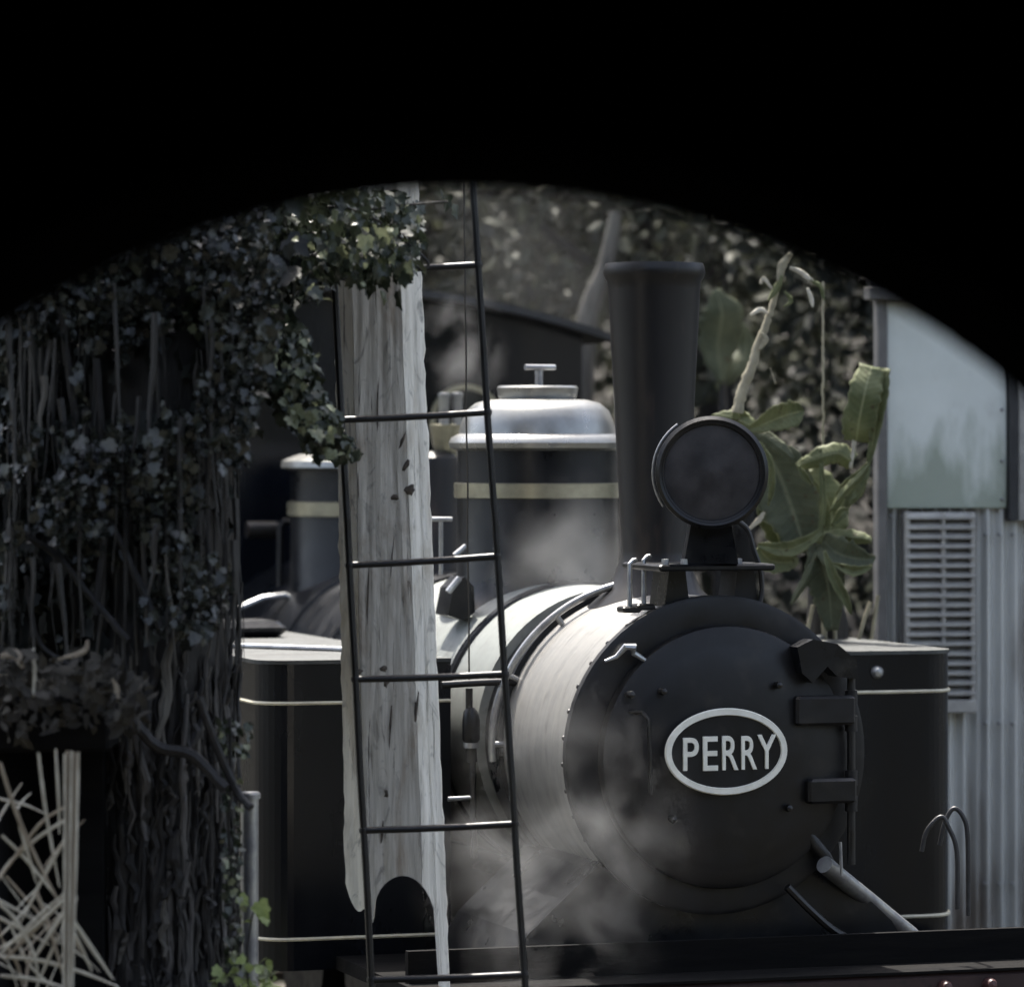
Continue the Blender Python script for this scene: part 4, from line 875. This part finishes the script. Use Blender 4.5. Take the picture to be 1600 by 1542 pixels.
for i, b in enumerate(blades):
    ww = random.uniform(0.0032, 0.0058) if i < 25 else random.uniform(0.0012, 0.003); d0 = 5.75 + 0.02*(i % 9)
    q = smooth_path([tuple(P(x*.2997, 1080 + y*.2997, d0 + 0.02*j)) for j, (x, y) in enumerate(b)], 6); m = MB(); n = len(q); vs_ = []
    for j, v in enumerate(q):
        t = j/(n-1); wv = ww*(0.35 + 0.65*math.sin(math.pi*min(1, t*.8 + .2))); T_ = Vector(q[min(j+1, n-1)]) - Vector(q[max(j-1, 0)]); sd_ = Vector((T_.z, 0, -T_.x)).normalized()
        c = Vector(v) - go; vs_ += [c - sd_*wv, c + Vector((0, -0.002, 0)), c + sd_*wv, c + Vector((0, 0.0015, 0))]
    m.add(vs_, [(j*4+k, j*4+(k+1) % 4, (j+1)*4+(k+1) % 4, (j+1)*4+k) for j in range(n-1) for k in range(4)]); m.build('blade', M['dry'] if i % 4 else M['cane'], gr)
cn = empty('cane_bundle', P(110, 1600, 5.7), 0, 'upright bundle of brown dry canes beside the dry grass', 'canes'); cno = cn.location.copy()
for i in range(7):
    x0 = 101 + i*3.6; x1 = 100 + i*1.9; m = MB()
    m.tube([P(x0 + (x1 - x0)*t + .5*math.sin(t*6 + i), 1175 + random.uniform(-3, 3)*(t == 0) + 460*t, 5.70 + 0.004*(i % 3)) - cno for t in np.linspace(0, 1, 12)], [0.0028 + 0.0005*math.sin(j*2.1 + i) for j in range(12)], 7); m.build('cane', M['cane'] if i % 3 else M['dry'], cn)

# ------------------------------------------------------------------ dark ledge with leaf litter
ld = empty('timber_ledge', P(60, 1180, 6.3), 0, 'dark timber ledge heaped with dead leaves left of the shaggy trunk', 'ledge'); ldo = ld.location.copy()
a, b = P(-90, 1180, 6.2) - ldo, P(165, 1092, 6.2) - ldo
m = MB(); m.box((a.x, 0, a.z), (b.x, 0.30, b.z), 0.01); m.build('plank', M['darkwood'], ld)
m = MB(); m.box((a.x, 0.04, -1.2), (a.x + 0.12, 0.26, a.z - .002)); m.build('prop', M['darkwood'], ld)
m = MB(); m.box((b.x - 0.14, 0.24, -1.2), (b.x - 0.04, 0.34, a.z - .002)); m.build('prop', M['darkwood'], ld)
m = MB(); m.box((a.x, 0.36, -1.2), (b.x, 0.38, a.z + .05)); m.build('back_board', M['darkwood'], ld)
pos = px_cloud([(-80, 1036), (30, 1026), (140, 1026), (225, 1052), (232, 1110), (190, 1150), (120, 1128), (60, 1150), (-80, 1140)], 620, 6.06, 6.42) - np.array(ldo)
leaf_cloud('leaf_litter', pos, rng.uniform(0.025, 0.06, len(pos)), (0.1, -.2, -.2), 0.9, OVAL, OVALF, M['litter'], ld)
def ribbon(pts, mt, parent, org, d, name='leaf', fold=0.25, nn=7, nu=7, twist=0.0):
    """a curved leaf blade: pts = (px, py, width px, extra depth)"""
    q = smooth_path(pts, nn); n = len(q); vs_ = []
    for j, v in enumerate(q):
        T_ = q[min(j+1, n-1)][:2] - q[max(j-1, 0)][:2]; T_ = T_/(np.linalg.norm(T_) + 1e-9); sx_, sy_ = -T_[1], T_[0]
        for i in range(nu):
            u = (i/(nu-1) - .5)*2; wv = v[2]*.5*u*(1 + 0.22*mnoise.noise((j*.6, 3*np.sign(u), pts[0][0]*.1)) + 0.10*mnoise.noise((j*1.7, 5*np.sign(u), pts[0][1]*.1)))
            dep = d + v[3] + fold*abs(u)*v[2]/F*(d + CB)*0.5 + twist*u*v[2]/F*(d + CB) + 0.004*mnoise.noise((j*.4, u*2.5, pts[0][1]*.1))
            vs_.append(P(v[0] + sx_*wv, v[1] + sy_*wv, dep) - org)
    m = MB(); m.add(vs_, [(j*nu+i, j*nu+i+1, (j+1)*nu+i+1, (j+1)*nu+i) for j in range(n-1) for i in range(nu-1)], True)
    o = m.build(name, mt, parent, autosmooth=False)
    uvl = o.data.uv_layers.new(name='leaf')
    for lp in o.data.loops: uvl.data[lp.index].uv = ((lp.vertex_index % nu)/(nu-1)*2 - 1, (lp.vertex_index//nu)/(n-1))
    sm = o.modifiers.new('thickness', 'SOLIDIFY'); sm.thickness = 0.0015; return o
for pts in (((52, 1012, 3, 0), (54, 1050, 6, 0), (52, 1088, 4, 0)), ((0, 1026, 6, 0), (24, 1022, 16, 0), (36, 1044, 4, 0)), ((175, 1060, 3, 0), (182, 1075, 8, 0), (184, 1096, 3, 0)), ((90, 1030, 3, 0), (130, 1018, 9, 0), (137, 1000, 3, 0))):
    ribbon(list(pts), M['cane'] if pts[0][0] != 52 else M['dry'], ld, ldo, 6.10, 'dead_leaf')

# ------------------------------------------------------------------ broad-leaved plant behind the headlamp
pl = empty('broad_leaved_plant', P(1290, 1000, 9.9), 0, 'broad pale green leaved plant growing behind the headlamp', 'plant'); plo = pl.location.copy()
D = 9.75
LV = [
 ([(1186, 676, 4, 0), (1168, 662, 26, 0), (1146, 654, 30, .02), (1112, 650, 4, .05)], 'fern', .3), 
 ([(1150, 636, 8, 0), (1158, 655, 26, .02), (1176, 676, 8, .03)], 'fern', .3),
 ([(1166, 672, 6, 0), (1190, 664, 24, -.02), (1222, 651, 42, -.05), (1246, 644, 34, -.06), (1256, 642, 8, -.06)], 'fern', .35),
 ([(1172, 676, 10, 0), (1195, 682, 20, -.03), (1222, 702, 20, -.05), (1240, 717, 5, -.05)], 'ferndark', .3),
 ([(1176, 680, 10, .1), (1212, 730, 84, .08), (1236, 790, 92, .06), (1252, 838, 60, .05), (1262, 862, 12, .05)], 'ferndark', .35),
 ([(1186, 760, 10, .12), (1200, 800, 34, .10), (1216, 840, 34, .10), (1220, 862, 8, .1)], 'fern', .3),
 ([(1338, 690, 40, 0), (1342, 660, 52, -.04), (1352, 610, 50, -.06), (1362, 572, 40, -.02)], 'fern', .15),
 ([(1356, 735, 3, 0), (1364, 690, 14, 0), (1374, 630, 22, -.02), (1382, 575, 18, 0)], 'fern', .6),
 ([(1336, 684, 6, 0), (1333, 705, 6, 0), (1329, 732, 5, 0)], 'slat', .1),
 ([(1332, 722, 30, 0), (1310, 708, 32, -.02), (1280, 715, 30, -.04), (1245, 730, 12, -.02)], 'fern', .4),
 ([(1358, 722, 4, 0), (1346, 745, 24, 0), (1326, 770, 34, .02), (1308, 800, 20, .03)], 'fern', .4),
 ([(1282, 700, 4, -.03), (1284, 740, 8, -.03), (1286, 790, 10, -.03), (1280, 850, 8, -.02)], 'fern', .1),
 ([(1262, 735, 30, .05), (1290, 775, 60, .03), (1300, 815, 48, .03), (1288, 850, 26, .03)], 'fern', .3),
 ([(1282, 830, 10, -.03), (1262, 845, 18, -.03), (1230, 858, 24, -.02), (1184, 852, 8, 0)], 'fern', .4),
 ([(1184, 855, 8, 0), (1205, 876, 36, .02), (1235, 878, 24, .03), (1245, 870, 6, .03)], 'fern', .4),
 ([(1284, 838, 14, 0), (1320, 838, 24, -.03), (1352, 842, 16, -.04), (1362, 846, 5, -.04)], 'fern', .5),
 ([(1282, 850, 40, 0), (1318, 868, 52, -.03), (1352, 874, 26, -.04), (1368, 870, 5, -.04)], 'ferndark', .35),
 ([(1276, 850, 30, 0), (1288, 890, 60, .0), (1296, 930, 54, .02), (1300, 985, 20, .03)], 'ferndark', .3),
 ([(1326, 786, 6, 0), (1340, 772, 14, 0), (1352, 760, 5, 0)], 'fern', .3),
 ([(1300, 822, 5, -.04), (1316, 802, 16, -.05), (1326, 798, 8, -.05)], 'fern', .4),
 ([(1170, 828, 3, 0), (1186, 812, 8, 0), (1194, 800, 3, 0)], 'slat', .1),
]
LV += [
 ([(1296, 800, 3, -.06), (1318, 770, 12, -.08), (1346, 742, 12, -.09), (1360, 722, 2, -.09)], 'fern', .8),
 ([(1270, 760, 3, -.05), (1256, 742, 10, -.06), (1248, 728, 3, -.06)], 'fern', .8),
 ([(1288, 860, 4, -.05), (1302, 900, 16, -.06), (1322, 938, 12, -.05), (1330, 960, 2, -.04)], 'fern', .7),
 ([(1276, 862, 4, -.04), (1262, 900, 14, -.05), (1244, 930, 10, -.04), (1236, 945, 2, -.03)], 'ferndark', .7),
 ([(1300, 880, 4, -.06), (1334, 892, 16, -.08), (1364, 884, 3, -.08)], 'fern', .7),
 ([(1186, 690, 4, -.03), (1200, 720, 14, -.05), (1206, 760, 10, -.05), (1200, 790, 2, -.04)], 'fern', .8),
]
for i, (pts, mk, fo) in enumerate(LV): ribbon(pts, M['dry' if mk == 'slat' else mk], pl, plo, D, fold=-fo*1.5 if i % 3 else fo*1.6, nn=9, nu=9)
for pts in (((1288, 1010), (1286, 960), (1290, 930)), ((1306, 1010), (1303, 960), (1296, 925)), ((1262, 1010), (1262, 985), (1270, 945)), ((1340, 1010), (1348, 975), (1360, 940)), ((1360, 1010), (1366, 970), (1372, 930)), ((1290, 1010), (1286, 900), (1280, 840), (1220, 760), (1180, 680))):
    m = MB(); m.tube([Vector(v) - plo for v in smooth_path([tuple(P(x, y, D + .12)) for x, y in pts], 6)], 0.007, 7); m.build('stem', M['stalk'], pl)
m = MB(); m.tube([(0.02, 0.2, -1.55), (0, 0.15, -0.6), (0.01, 0.05, 0.05), (-0.02, 0.05, 0.35)], [0.10, 0.09, 0.07, 0.03], 14); m.build('stem', M['bark'], pl)
# flaky flower stalk
sk = empty('flaky_stalk', P(1155, 640, 9.6), 0, 'pale knobbly dead flower stalk rising beside the chimney', 'stalk'); sko = sk.location.copy()
m = MB(); q = smooth_path([tuple(P(x, y, 9.6)) for x, y in ((1152, 645), (1160, 610), (1176, 570), (1182, 545), (1196, 510), (1206, 480), (1216, 445), (1226, 415), (1238, 396))], 6)
m.tube([Vector(v) - sko + Vector((.006*mnoise.noise((j*.8, 1, 1)), 0, 0)) for j, v in enumerate(q)], [0.020*(1 - j/len(q)*.75)*(1 + .35*mnoise.noise((j*.6, 4, 0))) for j in range(len(q))], 10); m.build('stem', M['stalk'], sk)
for pts, mk in (([(1216, 440, 4, 0), (1222, 415, 14, 0), (1236, 394, 4, 0)], 'stalk'), ([(1234, 418, 4, 0), (1252, 426, 9, 0), (1270, 440, 4, 0)], 'slat'), ([(1206, 452, 3, 0), (1194, 436, 7, 0), (1188, 444, 4, 0)], 'slat'), ([(1200, 490, 3, 0), (1188, 484, 8, 0), (1172, 492, 3, 0)], 'slat'), ([(1226, 455, 3, 0), (1236, 470, 7, 0), (1224, 480, 2, 0)], 'fern'), ([(1262, 450, 3, 0), (1268, 468, 7, 0), (1270, 480, 3, 0)], 'slat'), ([(1266, 438, 3, 0), (1282, 448, 7, 0), (1288, 470, 3, 0)], 'fern'), ([(1200, 470, 3, 0), (1214, 450, 12, 0), (1222, 430, 3, 0)], 'fern'), ([(1188, 520, 3, 0), (1196, 530, 10, 0), (1186, 548, 3, 0)], 'stalk'), ([(1212, 600, 3, 0), (1204, 575, 0.5, 0)], 'stalk')):
    ribbon(pts, M['dry' if mk == 'slat' else mk], sk, sko, 9.58, fold=.3)
m = MB(); q = [P(1286 + 2.5*mnoise.noise((py*.05, 2, 2)), py, 9.9) - sko for py in np.linspace(440, 715, 40)]
tw = empty('pale_twig', P(1286, 715, 9.9), 0, 'thin pale vertical twig above the broad leaves', 'twig')
m.tube([p + sko - tw.location for p in q], [0.004*(1 + .8*abs(mnoise.noise((j*.5, 7, 7)))) for j in range(40)], 6); m.build('stem', M['stalk'], tw)
# wide dull leaf behind the chimney
bn = empty('wide_leaf_plant', P(1140, 1000, 12.4), 0, 'wide dull olive leaf standing just right of the chimney', 'plant'); bno = bn.location.copy()
ribbon([(1128, 600, 8, 0), (1122, 540, 60, 0), (1128, 490, 64, -.05), (1118, 452, 12, -.05)], M['ferndark'], bn, bno, 12.4, fold=.3)
ribbon([(1120, 610, 8, 0), (1150, 575, 30, 0), (1166, 545, 34, .05), (1160, 505, 8, .05)], M['ferndark'], bn, bno, 12.45, fold=.3)
m = MB(); m.tube([P(1130, y, 12.45) - bno for y in (1500, 1000, 700, 590)], [.06, .05, .03, .012], 10); m.build('stem', M['bark'], bn)

# ------------------------------------------------------------------ trees behind
def bg_tree(name, label, x, y, h, rx_, rz_, zc, n, mk, seed, size=(0.06, 0.12)):
    t = empty(name, (x, y, 0), 0, label, 'tree', 'trees behind the locomotive'); rs_ = np.random.default_rng(seed); gz = ground_h(x, y) - 0.1
    t.location.z = gz
    m = MB(); q = [Vector((0.25*mnoise.noise((seed, k*.6, 0)), 0.25*mnoise.noise((seed, k*.6, 5)), h*k/8)) for k in range(9)]
    m.tube(q, [0.16*(1 - k/10) for k in range(9)], 10); m.build('trunk', M['bark'], t)
    tips = []
    for k in range(7):
        b = q[3 + k % 5]; a = k*2.4 + seed; e = b + Vector((math.cos(a)*rx_*.75, math.sin(a)*rx_*.7, rz_*rs_.uniform(.1, .6)))
        m = MB(); m.tube([b, b.lerp(e, .5) + Vector((0, 0, -.08)), e], [.06, .04, .012], 7); m.build('limb', M['bark'], t); tips.append(e)
    nc = 34; d = rs_.normal(0, 1, (nc, 3)); d /= np.linalg.norm(d, axis=1)[:, None]
    cc = np.array([0, 0, zc - gz]) + d*(rs_.random(nc)**.45)[:, None]*np.array([rx_, rx_*.8, rz_]); cc[:7] = [tuple(e) for e in tips]
    idx = rs_.integers(0, nc, n); pos = cc[idx] + rs_.normal(0, 1, (n, 3))*np.array([.34, .30, .26])
    leaf_cloud('crown', pos, rs_.uniform(size[0], size[1], n), (0, -.1, -.5), .9, OVAL, OVALF, M['bgleaf'][mk], t)
BT = [(-0.6, 16.5, 5.5, 1.3, 1.5, 3.6, 5200, 1, 'tree straight behind the cab roof with haze greyed into its leaf colour'),
      (1.0, 15.8, 5.0, 1.2, 1.5, 3.3, 5200, 0, 'olive leaved tree directly behind the chimney top'),
      (2.1, 14.2, 4.6, 1.0, 1.7, 2.6, 5600, 2, 'deep green tree between the chimney and the shed'),
      (-2.4, 15.0, 5.5, 1.5, 2.0, 3.0, 5000, 2, 'dark tree behind the ivy covered trunk at left'),
      (0.2, 20.0, 7.0, 2.0, 2.2, 4.6, 5200, 1, 'tall hazy tree farther up the slope behind the ladder'),
      (2.6, 19.0, 7.0, 2.0, 2.4, 4.2, 5200, 0, 'tall olive tree up the slope behind the shed roof'),
      (-3.4, 19.0, 7.0, 2.2, 2.4, 4.2, 5000, 2, 'tall dark tree up the slope at far left')]
for i, a in enumerate(BT): bg_tree('background_tree', a[8], a[0], a[1], a[2], a[3], a[4], a[5], a[6], a[7], 3 + i*5)
# bare pale branch leaning left of the chimney
br = empty('bare_branch', P(915, 700, 14.0), 0, 'bare pale branch slanting behind the chimney rim', 'branch'); bro = br.location.copy()
m = MB(); q = smooth_path([tuple(P(x, y, 14.0)) for x, y in ((905, 900), (908, 640), (915, 520), (925, 470), (945, 420), (958, 360), (962, 330))], 6); m.tube([Vector(v) - bro for v in q], list(np.linspace(.06, .025, len(q))), 9); m.build('branch', M['barkpale'], br)
# undergrowth filling the slope
n = 16000; x = rng.uniform(-7, 8, n); y = rng.uniform(13.2, 23, n); z = np.array([ground_h(a, b) for a, b in zip(x, y)]) + rng.random(n)**1.6*1.5
u = leaf_cloud('undergrowth', np.stack([x, y, z], 1), rng.uniform(0.06, 0.16, n), (0, -.3, .3), .9, OVAL, OVALF, M['bgleaf'][2], None)
tag(u, 'dense dark undergrowth covering the slope behind everything', 'undergrowth', kind='stuff')

# ------------------------------------------------------------------ steam
def steam(name, label, centre, radii, density, scale, seed, lo=0.42, hi=0.72):
    me = bpy.data.meshes.new(name); import bmesh
    bm = bmesh.new(); bmesh.ops.create_icosphere(bm, subdivisions=3, radius=1.0); bm.to_mesh(me); bm.free()
    m = bpy.data.materials.new(name + '_volume'); m.use_nodes = True; n = m.node_tree.nodes; l = m.node_tree.links; n.clear()
    out = n.new('ShaderNodeOutputMaterial'); pv = n.new('ShaderNodeVolumePrincipled'); pv.inputs['Color'].default_value = (0.93, 0.94, 0.95, 1); pv.inputs['Anisotropy'].default_value = 0.25
    tc = n.new('ShaderNodeTexCoord'); ln = n.new('ShaderNodeVectorMath'); ln.operation = 'LENGTH'; l.new(tc.outputs['Object'], ln.inputs[0])
    fo = n.new('ShaderNodeMapRange'); fo.interpolation_type = 'SMOOTHSTEP'; fo.inputs['From Min'].default_value = 1.0; fo.inputs['From Max'].default_value = 0.25; l.new(ln.outputs['Value'], fo.inputs['Value'])
    mp = n.new('ShaderNodeMapping'); mp.inputs['Location'].default_value = (seed, seed*.7, seed*1.3); mp.inputs['Scale'].default_value = radii; l.new(tc.outputs['Object'], mp.inputs['Vector'])
    nz = n.new('ShaderNodeTexNoise'); nz.inputs['Scale'].default_value = scale; nz.inputs['Detail'].default_value = 5; nz.inputs['Distortion'].default_value = 0.35; l.new(mp.outputs[0], nz.inputs['Vector'])
    rg = n.new('ShaderNodeMapRange'); rg.inputs['From Min'].default_value = lo; rg.inputs['From Max'].default_value = hi; l.new(nz.outputs['Fac'], rg.inputs['Value'])
    mu = n.new('ShaderNodeMath'); mu.operation = 'MULTIPLY'; l.new(fo.outputs[0], mu.inputs[0]); l.new(rg.outputs[0], mu.inputs[1])
    m2 = n.new('ShaderNodeMath'); m2.operation = 'MULTIPLY'; m2.inputs[1].default_value = density; l.new(mu.outputs[0], m2.inputs[0])
    l.new(m2.outputs[0], pv.inputs['Density']); l.new(pv.outputs[0], out.inputs['Volume'])
    o = obj(name, me, m, None, centre, None, radii); tag(o, label, 'steam', kind='stuff'); return o
steam('steam', 'pale steam drifting low across the left of the smokebox', P(870, 1320, 7.55), (0.46, 0.24, 0.56), 1.1, 5.6, 2.0, 0.44, 0.74)
steam('steam', 'faint steam rising against the front dome', P(880, 860, 8.75), (0.36, 0.22, 0.28), 0.8, 4.0, 7.0)
steam('steam', 'wisp of steam above the safety valves before the cab', P(715, 540, 11.2), (0.22, 0.2, 0.26), 1.5, 6.0, 4.0, 0.46, 0.7)
steam('steam', 'thin steam veil hanging behind the chimney top', P(860, 400, 13.6), (1.1, 0.7, 0.75), 0.06, 1.6, 11.0, 0.35, 0.75)
